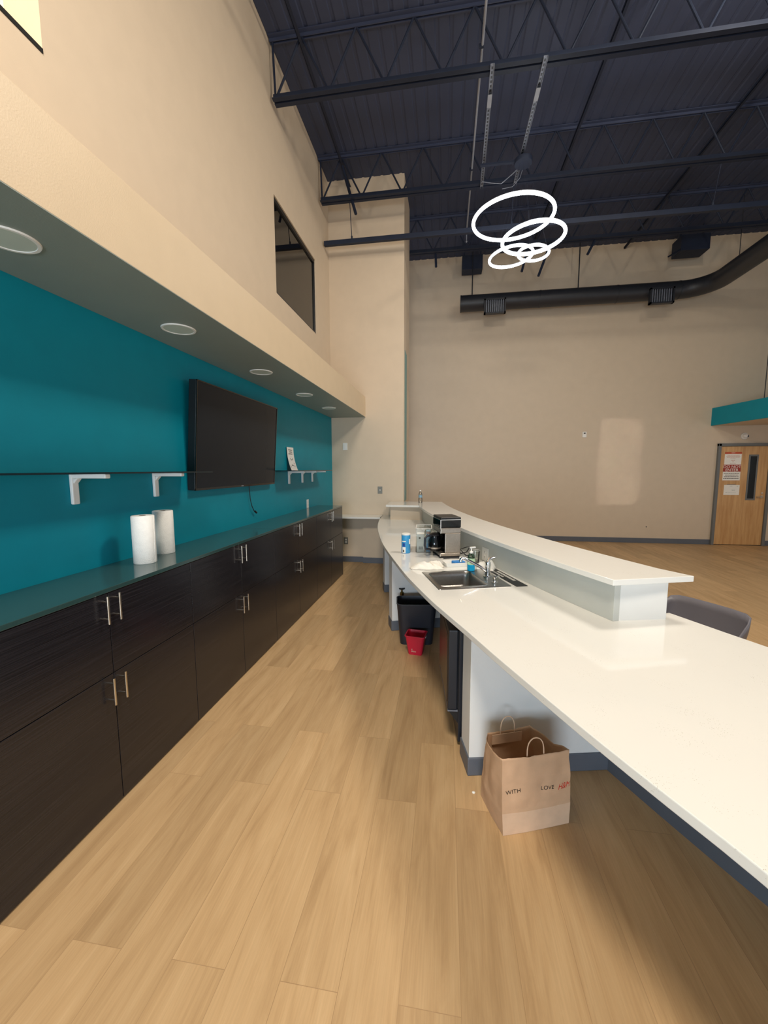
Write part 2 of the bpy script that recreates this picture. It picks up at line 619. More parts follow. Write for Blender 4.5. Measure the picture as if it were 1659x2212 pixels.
# projecting end wall, far wall, unseen walls
struct(B(-2.0, -0.72, YE, 7.85, 0, ZC + 0.06).build('wall_end', M['beige']))
struct(B(-2.3, 9.3, YF, YF + 0.2, 0, ZC + 0.06).build('wall_far', M['beige']))
mb = MB()
for a in ((-2.2, -1.3, 0, ZC), (6.6, 9.2, 0, ZC), (-1.3, 6.6, 0, 0.3), (-1.3, 6.6, 3.5, ZC)):
    mb.box(a[0], a[1], -5.2, -5.0, a[2], a[3])
struct(mb.build('wall_back', M['beige']))
mb = MB()
for a in ((-5.2, -2.6, 0, ZC), (5.6, 9.9, 0, ZC), (-2.6, 5.6, 0, 0.4), (-2.6, 5.6, 3.6, ZC)):
    mb.box(9.0, 9.2, a[0], a[1], a[2], a[3])
struct(mb.build('wall_right', M['beige']))

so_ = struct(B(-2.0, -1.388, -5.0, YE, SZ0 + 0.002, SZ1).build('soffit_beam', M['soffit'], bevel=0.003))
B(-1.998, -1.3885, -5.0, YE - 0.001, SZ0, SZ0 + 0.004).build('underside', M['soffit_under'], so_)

# teal panel strip on the return of the end wall
st = bpy.data.objects.new('trim_1', None)
COL.objects.link(st)
struct(st)
st.location = (-0.72, 7.06, 1.10)
zs = [0.0, 0.46, 1.02, 1.53, 2.08, 2.60]
for i in range(5):
    B(-0.004, 0.004, 0, 0.33, zs[i] + 0.006, zs[i + 1] - 0.006).build('teal_panel', M['teal_tile'], st)
B(-0.003, 0.002, -0.01, 0.34, 0, 2.6).build('joint_strip', M['grout'], st)

# baseboards
struct(B(-0.72, 5.76, YF - 0.012, YF, 0, 0.11).build('baseboard_far', M['base'], bevel=0.003))
struct(B(6.80, 9.0, YF - 0.012, YF, 0, 0.11).build('baseboard_far.001', M['base'], bevel=0.003))
struct(B(-2.0, -1.44, YE - 0.012, YE, 0, 0.10).build('baseboard_end', M['base'], bevel=0.003))

# ------------------------------------------------------------------ curved bar: walls
CX, CY = 14.0, 8.4


def arc(r, a0, a1, n):
    return [(CX + r * math.cos(a0 + (a1 - a0) * i / n), CY + r * math.sin(a0 + (a1 - a0) * i / n)) for i in range(n + 1)]


A_END = math.atan2(2.205 - CY, 0.906 - CX)       # near end of the raised part
A_FAR = math.atan2(6.93 - CY, -0.5 - CX)
A_NEAR = math.atan2(-3.9 - CY, 4.9 - CX)
if A_FAR > 0:
    A_FAR -= 2 * PI

kw = MB()
kw.prism(arc(14.47, A_END, A_FAR, 40) + arc(14.21, A_FAR, A_END - 0.004, 40) + [(1.178, 2.272)], 0, HT - 0.031)
kw = struct(kw.build('wall_counter', M['white_paint'], bevel=0.002))
B0 = MB().prism(arc(14.476, A_NEAR, A_FAR, 60) + arc(14.46, A_FAR, A_NEAR, 60), 0, 0.10).build('baseboard', M['base'], kw)
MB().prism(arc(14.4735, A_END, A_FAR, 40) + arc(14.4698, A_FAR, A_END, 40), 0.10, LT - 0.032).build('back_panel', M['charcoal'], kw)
lw = MB()
lw.prism(arc(14.47, A_NEAR, A_END, 24) + arc(14.30, A_END, A_NEAR, 24), 0, LT - 0.031)
lw = struct(lw.build('wall_counter.001', M['beige']))
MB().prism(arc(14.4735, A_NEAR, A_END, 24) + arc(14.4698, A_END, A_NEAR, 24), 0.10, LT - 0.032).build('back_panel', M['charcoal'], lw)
# aisle side skin between low and raised tops (grey green glaze on the paint)
MB().prism(arc(14.51, A_END - 0.0, A_FAR, 40) + arc(14.4705, A_FAR, A_END, 40), LT, HT - 0.031).build('splash_panel', M['splash'], kw, bevel=0.002)
# pier and low counter by the end wall
struct(B(-0.87, -0.28, 6.31, YE, LT, HT - 0.031).build('wall_pier', M['beige']))
struct(B(-1.44, -0.86, YE - 0.05, YE, 0, LT - 0.031).build('wall_pier.001', M['beige']))
struct(B(-1.44, -0.87, YE - 0.06, YE - 0.05, 0, 0.10).build('baseboard_end.001', M['base']))


def partition(name, p, d, length, th=0.165):
    d = Vector(d).normalized()
    nrm = Vector((-d.y, d.x))
    P = Vector(p)
    poly = [P, P + d * length, P + d * length + nrm * th, P + nrm * th]
    o = struct(MB().prism([tuple(q) for q in poly], 0, LT - 0.031).build(name, M['white_paint'], bevel=0.003))
    e = 0.008
    P2 = P - d * e - nrm * e
    poly = [P2, P2 + d * (length + e), P2 + d * (length + e) + nrm * (th + 2 * e), P2 + nrm * (th + 2 * e)]
    MB().prism([tuple(q) for q in poly], 0, 0.105).build('baseboard', M['base'], o, bevel=0.006)
    return o


partition('partition', (0.146, 2.066), (0.979, 0.204), 0.80)
partition('partition.001', (-0.528, 3.955), (0.947, 0.32), 0.66)
partition('partition.002', (-0.80, 5.23), (0.96, 0.27), 0.62)

# ------------------------------------------------------------------ curved bar: tops
inner = [(2.75, -3.9), (2.05, -2.5), (1.60, -1.55), (1.30, -0.75), (1.02, -0.05), (0.80, 0.45), (0.647, 0.824), (0.542, 1.02), (0.46, 1.185), (0.378, 1.36), (0.294, 1.545), (0.215, 1.722), (0.13, 1.926), (0.021, 2.17), (-0.09, 2.425), (-0.276, 2.925), (-0.36, 3.19), (-0.468, 3.537), (-0.579, 3.905), (-0.687, 4.295), (-0.815, 4.856), (-0.93, 5.425), (-0.985, 5.80), (-1.03, 6.15), (-1.06, 6.45), (-1.075, YE)]


def smooth_poly(pts, it=2):
    for _ in range(it):
        q = [pts[0]]
        for i in range(len(pts) - 1):
            a, b = Vector(pts[i]), Vector(pts[i + 1])
            q += [tuple(a * 0.75 + b * 0.25), tuple(a * 0.25 + b * 0.75)]
        pts = q + [pts[-1]]
    return pts


inn = smooth_poly(inner, 2)
A_BLK = A_END - 0.012
outer = arc(14.10, A_NEAR, A_END - 0.001, 24) + arc(14.471, A_END - 0.001, A_FAR, 40)
poly = inn + [(-0.45, YE)] + [(p[0], min(p[1], YE)) for p in outer[::-1] if p[1] < YE - 0.01]
SA = math.atan2(0.302, 0.953)
hole = []
for (u, v_) in ((0.02, 0.02), (0.50, 0.02), (0.50, 0.455), (0.02, 0.455)):
    hole.append((-0.034 + u * math.cos(SA) - v_ * math.sin(SA), 2.617 + u * math.sin(SA) + v_ * math.cos(SA)))
lowb = MB()
for z in (LT - 0.031, LT):
    es = []
    for lp in (poly, hole):
        vv = [lowb.b.verts.new((p[0], p[1], z)) for p in lp]
        es += [lowb.b.edges.new((vv[i], vv[(i + 1) % len(vv)])) for i in range(len(vv))]
    bmesh.ops.triangle_fill(lowb.b, use_beauty=True, use_dissolve=False, edges=es)
for lp in (poly, hole):
    n = len(lp)
    lowb.faces([(p[0], p[1], z) for z in (LT - 0.031, LT) for p in lp], [(i, (i + 1) % n, n + (i + 1) % n, n + i) for i in range(n)])
low = lowb.build('bar_countertop', M['quartz'], bevel=0.003)
tag(low, 'long curved white quartz bar top at working height holding the sink and coffee maker', 'countertop')
o = B(-1.985, -1.078, 6.56, YE, LT - 0.031, LT).build('side_countertop', M['quartz'], bevel=0.003)
tag(o, 'short straight white countertop along the end wall past the dark cabinets', 'countertop')
A_TOP = math.atan2(2.138 - CY, 0.867 - CX)
rt = [(1.297, 2.270)] + arc(14.13, A_TOP - 0.008, A_FAR, 40)
rt = [p for p in rt if p[1] < YE]
ri = [p for p in arc(14.57, A_TOP, A_FAR, 60) if p[1] < 6.22]
poly = rt + [(-0.06, YE), (-0.95, YE), (-0.93, 6.22)] + ri[::-1]
o = MB().prism(poly, HT - 0.031, HT).build('raised_bar_top', M['quartz'], bevel=0.003)
tag(o, 'raised curved white quartz ledge running along the outer side of the bar', 'countertop')

# ------------------------------------------------------------------ dark base cabinets along the left wall
XF = -1.60


def cabinet():
    t = thing('base_cabinet', '', 'cabinet', (0, 0, 0), 0, 'dark wood base cabinets along the teal wall')
    wd = 1.26
    B(-1.985, XF - 0.021, 0.002, wd - 0.002, 0.0, WT - 0.024).build('carcass', M['gap'], t)
    for half in (0, 1):
        for lev, (z0, z1) in enumerate(((0.012, 0.676), (0.680, WT - 0.026))):
            y0 = 0.002 + half * wd / 2
            y1 = y0 + wd / 2 - 0.004
            d = B(XF - 0.02, XF, y0, y1, z0, z1).build('door', M['cabinet'], t, bevel=0.0012)
            yh = (y1 - 0.033) if half == 0 else (y0 + 0.033)
            zt = z1 - 0.008 if lev == 0 else z1 - 0.004
            h = MB()
            h.tube([(XF + 0.032, yh, zt - 0.135), (XF + 0.032, yh, zt)], 0.0058, 12)
            for zz in (zt - 0.025, zt - 0.11):
                h.tube([(XF - 0.002, yh, zz), (XF + 0.032, yh, zz)], 0.004, 10)
            h.build('handle', M['nickel'], d, smooth=True)
    return t


cab = cabinet()
cl = ['dark wood double cabinet at the edge of the photo closest to the viewer',
      'dark wood double cabinet under the two paper towel rolls, with the largest handles in view',
      'dark wood double cabinet under the left part of the television, second with handles in view',
      'dark wood double cabinet under the television cable, third with handles in view',
      'dark wood double cabinet at the far end of the row beside the end wall']
for i, y in enumerate((-0.247, 1.013, 2.273, 3.533, 4.793)):
    if i == 0:
        cab.location = (0, y, 0)
        cab['label'] = cl[0]
    else:
        dup(cab, (0, y, 0), None, cl[i])
o = B(-2.0, XF + 0.002, -0.30, 3.548, WT - 0.022, WT).build('cabinet_worktop', M['worktop'], bevel=0.0015)
tag(o, 'grey green laminate worktop under the paper towel rolls on the dark cabinets', 'worktop', 'dark worktop lengths')
o = B(-2.0, XF + 0.002, 3.552, 6.07, WT - 0.022, WT).build('cabinet_worktop', M['worktop'], bevel=0.0015)
tag(o, 'grey green laminate worktop length beyond the seam, running to the far cabinet end', 'worktop', 'dark worktop lengths')
B_end = B(-1.985, XF, 6.053, 6.07, 0, WT - 0.024).build('cabinet_end_panel', M['cabinet'])
tag(B_end, 'dark wood panel closing the far end of the cabinet row', 'cabinet panel')


# paper towel rolls
def roll():
    t = thing('paper_towel_roll', '', 'paper towel', (0, 0, 0), 0, 'paper towel rolls on the dark worktop')
    mb = MB()
    pr = [(0.019, 0.0), (0.060, 0.0), (0.063, 0.004), (0.063, 0.286), (0.060, 0.29), (0.019, 0.29)]
    v, f, sg = [], [], 48
    for r, z in pr:
        for k in range(sg):
            a = 2 * PI * k / sg
            rr = r * (1 + 0.012 * math.sin(3 * a + 1)) if r > 0.03 else r
            v.append((rr * math.cos(a), rr * math.sin(a), z))
    for i in range(len(pr) - 1):
        for k in range(sg):
            f.append((i * sg + k, i * sg + (k + 1) % sg, (i + 1) * sg + (k + 1) % sg, (i + 1) * sg + k))
    mb.faces(v, f)
    mb.build('paper', M['towel'], t, smooth=True)
    mb = MB()
    mb.faces([((0.0195) * math.cos(2 * PI * k / 24), 0.0195 * math.sin(2 * PI * k / 24), z) for z in (0.004, 0.2895) for k in range(24)],
             [(k, (k + 1) % 24, 24 + (k + 1) % 24, 24 + k) for k in range(24)] + [tuple(range(24))])
    mb.build('core', M['cardboard_core'], t, smooth=True)
    mb = MB()
    mb.tube([(0.0632, 0.004, 0.004), (0.0645, 0.010, 0.15), (0.0632, 0.016, 0.286)], 0.0012, 6)
    mb.build('loose_edge', M['towel'], t)
    return t


r0 = roll()
r0.location = (-1.812, 2.15, WT)
r0['label'] = 'white paper towel roll standing on the dark worktop, the one set farther from the television'
dup(r0, (-1.893, 2.43, WT), 1.3, 'white paper towel roll standing on the dark worktop, the one nearer the television')

# ------------------------------------------------------------------ television
tv = thing('television', 'large black flat screen television tilted forward on the teal wall', 'television', (-1.93, 3.60, 1.93))
tilt = Matrix.Rotation(math.radians(4.3), 4, 'Y')
HW, HH = 0.735, 0.425
B(-0.045, 0.020, -HW, HW, -HH, HH, None, tilt).build('casing', M['black'], tv, bevel=0.004)
mb = MB()
for a in ((-HW, HW, HH - 0.010, HH), (-HW, HW, -HH, -HH + 0.018), (-HW, -HW + 0.010, -HH, HH), (HW - 0.010, HW, -HH, HH)):
    mb.box(0.018, 0.0265, a[0], a[1], a[2], a[3], None, tilt)
mb.build('bezel', M['black_gloss'], tv)
B(0.018, 0.0225, -HW + 0.008, HW - 0.008, -HH + 0.016, HH - 0.008, None, tilt).build('screen', M['screen'], tv)
B(0.026, 0.028, -0.020, 0.020, -HH + 0.006, -HH + 0.012, None, tilt).build('logo', M['pipe'], tv)
B(-0.072, -0.040, -0.25, 0.25, -0.2, 0.2).build('wall_mount', M['black'], tv)
cb = MB()
cb.tube([(-0.045, 0.20, -0.38), (-0.05, 0.22, -0.45), (-0.05, 0.232, -0.56), (-0.046, 0.25, -0.63), (-0.042, 0.285, -0.685), (-0.040, 0.31, -0.70)], 0.0045, 8)
cb.tube([(-0.040, 0.305, -0.697), (-0.038, 0.335, -0.715)], 0.011, 8)
cb.build('power_cable', M['black'], tv, smooth=True)

# ------------------------------------------------------------------ glass shelves on white brackets
ZS = 1.652


def glass_shelf(name, y0, y1, label):
    t = thing(name, label, 'shelf', (-2.0, y0, ZS))
    L = y1 - y0
    B(0.004, 0.262, 0.002, L - 0.002, -0.004, 0.004).build('glass_panel', M['shelf_glass'], t)
    mb = MB()
    mb.box(0.262, 0.2645, 0, L, -0.0045, 0.0045)
    mb.box(0.004, 0.2645, 0, 0.0025, -0.0045, 0.0045)
    mb.box(0.004, 0.2645, L - 0.0025, L, -0.0045, 0.0045)
    mb.build('glass_edge', M['shelf_edge'], t)
    return t


glass_shelf('glass_shelf', -0.6, 2.80, 'dark edged glass shelf on the teal wall above the paper towel rolls')
glass_shelf('glass_shelf', 4.45, 6.02, 'dark edged glass shelf with a paper note right of the television')


def bracket():
    t = tag(MB().build('shelf_bracket'), '', 'shelf bracket', 'white brackets under the glass shelves')
    bpy.data.objects.remove(t)
    mb = MB()
    mb.box(0.0, 0.020, -0.021, 0.021, -0.165, 0.0)
    mb.box(0.0, 0.222, -0.018, 0.018, -0.024, 0.0)
    mb.faces([(0.02, -0.017, -0.024), (0.02, 0.017, -0.024), (0.05, 0.017, -0.024), (0.05, -0.017, -0.024), (0.02, -0.017, -0.055), (0.02, 0.017, -0.055)],
             [(0, 3, 4), (1, 5, 2), (4, 3, 2, 5), (0, 1, 2, 3), (0, 4, 5, 1)])
    o = mb.build('shelf_bracket', M['white_metal'], bevel=0.006, bseg=3, smooth=True)
    return tag(o, '', 'shelf bracket', 'white brackets under the glass shelves')


b0 = bracket()
bl = ['white shelf bracket above and left of the paper towel rolls',
      'white shelf bracket between the paper towel rolls and the television',
      'white shelf bracket under the paper note, closest to the television',
      'middle white shelf bracket of the three right of the television',
      'white shelf bracket of the three right of the television, closest to the end wall']
for i, y in enumerate((1.886, 2.503, 4.905, 5.385, 5.81)):
    if i == 0:
        b0.location = (-2.0, y, ZS - 0.0046)
        b0['label'] = bl[0]
    else:
        c = b0.copy()
        COL.objects.link(c)
        c.location = (-2.0, y, ZS - 0.0046)
        c['label'] = bl[i]

# paper note leaning on the wall
nt_ = thing('paper_note', 'white sheet with dark lettering curling down onto the glass shelf', 'note', (-2.0, 4.96, ZS + 0.0046))


def note_pt(u, s):       # u across -0.11..0.11, s 0 bottom .. 1 top
    z = 0.295 * s
    x = 0.012 + 0.055 * (1 - s) ** 2.2
    return (x, u + 0.008 * (1 - s), z)


mb = MB()
n = 14
vs = [note_pt(u, i / n) for i in range(n + 1) for u in (-0.11, 0.0, 0.11)]
mb.faces(vs, [(i * 3 + k, i * 3 + k + 1, i * 3 + k + 4, i * 3 + k + 3) for i in range(n) for k in (0, 1)])
sh = mb.build('sheet', M['paper'], nt_)
so = sh.modifiers.new('thick', 'SOLIDIFY')
so.thickness = 0.0006
mb = MB()


def note_mark(u0, u1, s0, s1):
    p = [note_pt(u0, s0), note_pt(u1, s0), note_pt(u1, s1), note_pt(u0, s1)]
    mb.faces([(a[0] + 0.0012, a[1], a[2]) for a in p], [(0, 1, 2, 3)])


for (a, b, s) in ((-0.065, 0.06, 0.885), (-0.035, 0.05, 0.80), (-0.065, 0.06, 0.715)):
    u = a
    while u < b:
        note_mark(u, u + 0.012, s - 0.017, s + 0.017)
        u += 0.016
for k in range(10):
    a = PI + PI * k / 9
    cu, cs = 0.004 + 0.036 * math.cos(a), 0.53 + 0.075 * math.sin(a)
    note_mark(cu - 0.005, cu + 0.005, cs - 0.016, cs + 0.016)
note_mark(-0.006, 0.006, 0.595, 0.615)
for (a, b, s0, s1) in ((-0.08, -0.072, 0.12, 0.24), (-0.035, 0.02, 0.2, 0.23), (0.045, 0.06, 0.15, 0.22), (0.05, 0.06, 0.27, 0.33), (-0.03, -0.01, 0.23, 0.25)):
    note_mark(a, b, s0, s1)
mb.build('lettering', M['grey_ink'], nt_)

# outlets and switches


def plate(name, label, cat, origin, xdir, ydir, w_, h_, pm, kind):
    mx = frame_mx(origin, xdir, ydir)
    t = thing(name, label, cat)
    t.matrix_world = mx
    B(-w_ / 2, w_ / 2, -h_ / 2, h_ / 2, 0, 0.006).build('cover_plate', M[pm], t, bevel=0.002)
    if kind == 'rocker':
        B(-w_ * 0.24, w_ * 0.24, -h_ * 0.29, h_ * 0.29, 0.005, 0.009).build('rocker', M['white'], t, bevel=0.001)
    elif kind == 'toggle':
        B(-0.006, 0.006, -0.012, 0.012, 0.005, 0.0075).build('toggle_slot', M['white'], t)
        B(-0.004, 0.004, -0.002, 0.010, 0.005, 0.019).build('toggle', M['white'], t, bevel=0.001)
    else:
        for s in (-1, 1):
            f = B(-0.017, 0.017, s * 0.022 - 0.014, s * 0.022 + 0.014, 0.005, 0.0078).build('receptacle', M['white'], t, bevel=0.002)
            mb = MB()
            for q in (-0.007, 0.007):
                mb.box(q - 0.0013, q + 0.0013, s * 0.022 - 0.003, s * 0.022 + 0.007, 0.0077, 0.0082)
            mb.lathe([(0.0025, 0.0077), (0.0025, 0.0082)], 10, None, None, (0, s * 0.022 - 0.008, 0))
            mb.build('slots', M['ink'], f)
    return t


plate('wall_outlet', 'white power outlet on the teal wall just above the far worktop', 'outlet', (-2.0, 5.60, 1.168), (0, 1, 0), (0, 0, 1), 0.085, 0.125, 'white', 'outlet')
plate('wall_switch', 'white rocker switch on the beige end wall near the teal corner', 'switch', (-1.757, YE, 2.067), (1, 0, 0), (0, 0, 1), 0.082, 0.125, 'white', 'rocker')
plate('wall_switch', 'grey metal switch plate with white toggle low on the beige end wall', 'switch', (-1.137, YE, 1.303), (1, 0, 0), (0, 0, 1), 0.082, 0.125, 'grey_plate', 'toggle')
plate('wall_outlet', 'grey power outlet near the floor below the short side countertop', 'outlet', (-1.765, YE, 0.385), (1, 0, 0), (0, 0, 1), 0.078, 0.125, 'grey_plate', 'outlet')

# downlights in the soffit
t = thing('downlight', '', 'downlight', (0, 0, 0), 0, 'round downlights in the soffit')
mb = MB()
sg = 48
prd = [(0.086, -0.001), (0.088, -0.006), (0.100, -0.006), (0.103, 0.0)]
vs = [(r * math.cos(2 * PI * k / sg), r * math.sin(2 * PI * k / sg), z) for r, z in prd for k in range(sg)]
mb.faces(vs, [(i * sg + k, i * sg + (k + 1) % sg, (i + 1) * sg + (k + 1) % sg, (i + 1) * sg + k) for i in range(3) for k in range(sg)])
mb.build('trim_ring', M['white_metal'], t, smooth=True)
MB().lathe([(0.087, -0.002), (0.087, -0.0035)], sg).build('lens', M['lens'], t)
dl = ['round white downlight cut by the photo edge, closest to the viewer',
      'round white downlight in the soffit, second counting from the viewer',
      'round white downlight in the soffit above the television, third from the viewer',
      'round white downlight in the soffit, fourth from the viewer',
      'round white downlight in the soffit closest to the end wall']
for i, (x, y) in enumerate(((-1.70, 1.42), (-1.706, 2.44), (-1.70, 3.593), (-1.70, 4.74), (-1.71, 5.80))):
    if i == 0:
        t.location = (x, y, SZ0)
        t['label'] = dl[0]
    else:
        dup(t, (x, y, SZ0), None, dl[i])

# ------------------------------------------------------------------ ceiling structure
ZB = 5.785


def joist():
    t = thing('roof_joist', '', 'joist', (0, 0, 0), 0, 'open web roof joists')
    L = 11.0
    mb = MB()
    for s in (-1, 1):
        mb.box(0.03, L, s * 0.016 - 0.005, s * 0.016 + 0.005, -0.03, 0.045)
        mb.box(0.03, L, min(s * 0.012, s * 0.062), max(s * 0.012, s * 0.062), -0.03, -0.022)
    mb.build('bottom_chord', M['steel_navy'], t)
    mb = MB()
    zt = ZC - ZB
    for s in (-1, 1):
        mb.box(0.0, L, min(s * 0.012, s * 0.062), max(s * 0.012, s * 0.062), zt - 0.010, zt - 0.002)
        mb.box(0.0, L, s * 0.016 - 0.005, s * 0.016 + 0.005, zt - 0.04, zt - 0.002)
    mb.build('top_chord', M['ceiling'], t)
    pts = []
    x = 0.05 - 0.31
    up = True
    while x < L:
        pts.append((max(x, 0.03), 0, zt - 0.02 if up else 0.0))
        up = not up
        x += 0.31
    mb = MB()
    for a, b in zip(pts[:-1], pts[1:]):
        mb.tube([a, b], 0.013, 8)
    mb.build('web_bars', M['steel_navy'], t)
    return t


j = joist()
jl = ['navy open web roof joist nearest the viewer, mostly above the picture',
      'navy open web roof joist crossing the top of the picture, second from the viewer',
      'navy open web roof joist reaching the left wall at the corner of the end wall',
      'navy open web roof joist in front of the far wall, farthest back']
for i, y in enumerate((2.98, 4.70, 6.42, 8.13)):
    x = -1.99 if y < YE else -0.72
    if y > 7.85:
        x = -2.2
    if i == 0:
        j.location = (x, y, ZB)
        j['label'] = jl[0]
    else:
        dup(j, (x, y, ZB), None, jl[i])


def bridging(x, label, z=ZC - 0.12):
    o = MB()
    o.box(x - 0.018, x + 0.018, -4.9, YF - 0.02, z, z + 0.005)
    o.box(x - 0.018, x - 0.013, -4.9, YF - 0.02, z, z + 0.036)
    return tag(o.build('joist_bridging', M['steel_navy']), label, 'bridging bar', 'bridging bars across the roof joists')


bridging(1.73, 'thin navy bridging bar across the ceiling just right of the ring lights')
bridging(3.67, 'thin navy bridging bar across the ceiling towards the upper right corner')
bridging(-1.62, 'thin navy bridging bar across the ceiling near the left wall')

# sprinkler pipe
t = thing('sprinkler_pipe', 'pale thin sprinkler pipe running lengthwise under the ceiling left of the ring lights', 'pipe', (0.30, 0, 6.0))
mb = MB()
mb.tube([(0, -4.8, 0), (0.02, 8.0, 0)], 0.0125, 10)
mb.build('pipe', M['pipe'], t, smooth=True)
mb = MB()
mb.tube([(0.02, 7.95, 0.0), (0.02, 7.95, -0.16)], 0.010, 8)
mb.lathe([(0.006, 0), (0.018, -0.02), (0.018, -0.026), (0.004, -0.045)], 12, None, None, (0.02, 7.95, -0.16))
mb.build('sprinkler_head', M['pipe'], t, smooth=True)
for y in (2.98, 4.70, 6.42, 8.0):
    mb = MB()
    mb.tube([(0.005, y, 0.0), (0.005, y, ZC - 6.0 - 0.01)], 0.005, 6)
    mb.box(-0.018, 0.028, y - 0.012, y + 0.012, -0.016, 0.016)
    mb.build('hanger', M['steel_navy'], t)


# slotted struts under the joists
def strut(x0, x1, label, y1):
    L = y1 - 4.62
    t = thing('slotted_strut', label, 'strut', (x0, 4.62, ZB - 0.032), math.atan2(-(x1 - x0), L), 'slotted struts under the roof joists')
    mb = MB()
    mb.box(-0.021, 0.021, 0, L, -0.003, 0.0)
    mb.box(-0.021, -0.018, 0, L, -0.03, 0.0)
    mb.box(0.018, 0.021, 0, L, -0.03, 0.0)
    mb.build('channel', M['strut'], t)
    mb = MB()
    y = 0.03
    while y < L - 0.05:
        if not 0.30 < y < 0.48:
            mb.box(-0.008, 0.008, y, y + 0.028, -0.0042, -0.0029)
        y += 0.05
    mb.build('slots', M['duct'], t)
    B(-0.023, 0.023, 0.31, 0.47, -0.033, -0.029).build('joint_plate', M['pipe'], t)
    return t


strut(0.415, 0.46, 'slotted steel strut under the ceiling, beside the sprinkler pipe', 6.42)
strut(0.93, 0.925, 'slotted steel strut under the ceiling, to the right of its twin', 6.42)

# hung pipe in front of the end wall
t = thing('hung_beam', 'dark horizontal steel rail hanging in front of the end wall below the roof joist', 'rail', (-1.98, 6.62, 5.27))
B(0, 10.9, -0.03, 0.03, -0.035, 0.035).build('rail', M['steel_navy'], t, bevel=0.004)
for x in (0.46, 2.9, 5.6, 8.3):
    mb = MB()
    mb.tube([(x, -0.02, 0.03), (x, -0.14, ZB - 5.27 - 0.02)], 0.006, 8)
    mb.tube([(x, -0.02, 0.03), (x, -0.026, 0.07)], 0.014, 8)
    mb.build('hanger_rod', M['steel_navy'], t)

# loose braces


def brace(p, q, label):
    o = MB()
    o.tube([p, q], 0.022, 4)
    return tag(o.build('brace_stub', M['steel_navy']), label, 'brace', 'short steel braces under the joists')


brace((-1.62, 6.42, 6.25), (-1.415, 6.44, 5.56), 'short dark brace crossing the joist by the end wall')
brace((-0.25, 8.16, 5.80), (-0.235, 8.18, 5.52), 'short dark brace stub under the far joist left of the ring lights')
brace((2.62, 8.16, 5.80), (2.49, 8.18, 5.53), 'short dark brace stub under the far joist right of the ring lights')
brace((1.85, 8.16, 5.80), (1.65, 8.18, 5.22), 'longer dark brace stub under the far joist behind the ring lights')
brace((1.46, 8.16, 5.80), (1.35, 8.18, 5.32), 'dark brace stub under the far joist directly below the ring lights')

# duct
t = thing('air_duct', 'black round air duct hanging along the far wall and bending towards the viewer', 'duct', (0, 0, 0))
DZ, DY, DR = 5.21, 9.2, 0.165
pts = [(0.27, DY, DZ), (1.5, DY, DZ), (3.0, DY, DZ), (4.55, DY, DZ)]
for k in range(1, 9):
    a = PI / 2 * k / 8
    pts.append((4.55 + 0.52 * math.sin(a), DY - 0.52 * (1 - math.cos(a)), DZ))
pts += [(5.07, 8.0, DZ), (5.07, 5.5, DZ), (5.07, 2.0, DZ)]
mb = MB()
mb.tube(pts, DR, 28)
mb.build('duct_tube', M['duct'], t, smooth=True)
for x in (0.275, 1.9, 3.4, 4.55):
    mb = MB()
    mb.tube([(x - 0.012, DY, DZ), (x + 0.012, DY, DZ)], DR + 0.005, 28)
    mb.build('duct_seam', M['duct'], t, smooth=True)


def grille(x0):
    g = MB()
    w_ = 0.44
    for a in ((0, w_, 0.27, 0.30), (0, w_, 0, 0.03), (0, 0.03, 0, 0.30), (w_ - 0.03, w_, 0, 0.30)):
        g.box(x0 + a[0], x0 + a[1], 8.975, 9.06, 4.90 + a[2], 4.90 + a[3])
    g.box(x0 + 0.02, x0 + w_ - 0.02, 9.03, 9.09, 4.92, 5.18)
    go = g.build('grille_box', M['duct'], t)
    mb = MB()
    for k in range(9):
        mb.box(x0 + 0.04 + k * 0.042, x0 + 0.056 + k * 0.042, 8.985, 9.02, 4.93, 5.17)
    mb.build('louvers', M['strut'], go)


grille(0.75)
grille(3.94)
for x in (0.51, 2.654):
    mb = MB()
    mb.tube([(x, DY, DZ + DR - 0.01), (x, DY, ZC - 0.01)], 0.012, 8)
    mb.build('hanger_rod', M['duct'], t)
mb = MB()
mb.tube([(5.07, 8.35, DZ + DR - 0.01), (5.07, 8.35, ZC - 0.01)], 0.006, 8)
mb.build('hanger_rod', M['duct'], t)

o = B(0.29, 0.72, 9.23, 9.50, 5.92, 6.21).build('junction_box', M['steel_navy'], bevel=0.006)
tag(o, 'square navy box under the ceiling above the free end of the duct', 'junction box')
hb = MB()
for x in (0.33, 0.68):
    hb.box(x - 0.012, x + 0.012, 9.3, 9.324, 6.21, ZC - 0.005)
hb.build('hanger', M['steel_navy'], o)
o = MB().prism([(4.44, 9.0), (4.95, 9.0), (4.95, 9.34), (4.44, 9.34)], 5.86, 6.15).build('speaker_box', M['steel_navy'], bevel=0.006)
tag(o, 'dark navy box under the ceiling above the bend of the duct', 'speaker')
hb = MB()
hb.tube([(4.46, 9.02, 5.9), (4.22, 9.0, 5.76)], 0.014, 4)
for x in (4.5, 4.9):
    hb.box(x - 0.012, x + 0.012, 9.15, 9.174, 6.15, ZC - 0.005)
hb.build('hanger', M['steel_navy'], o)

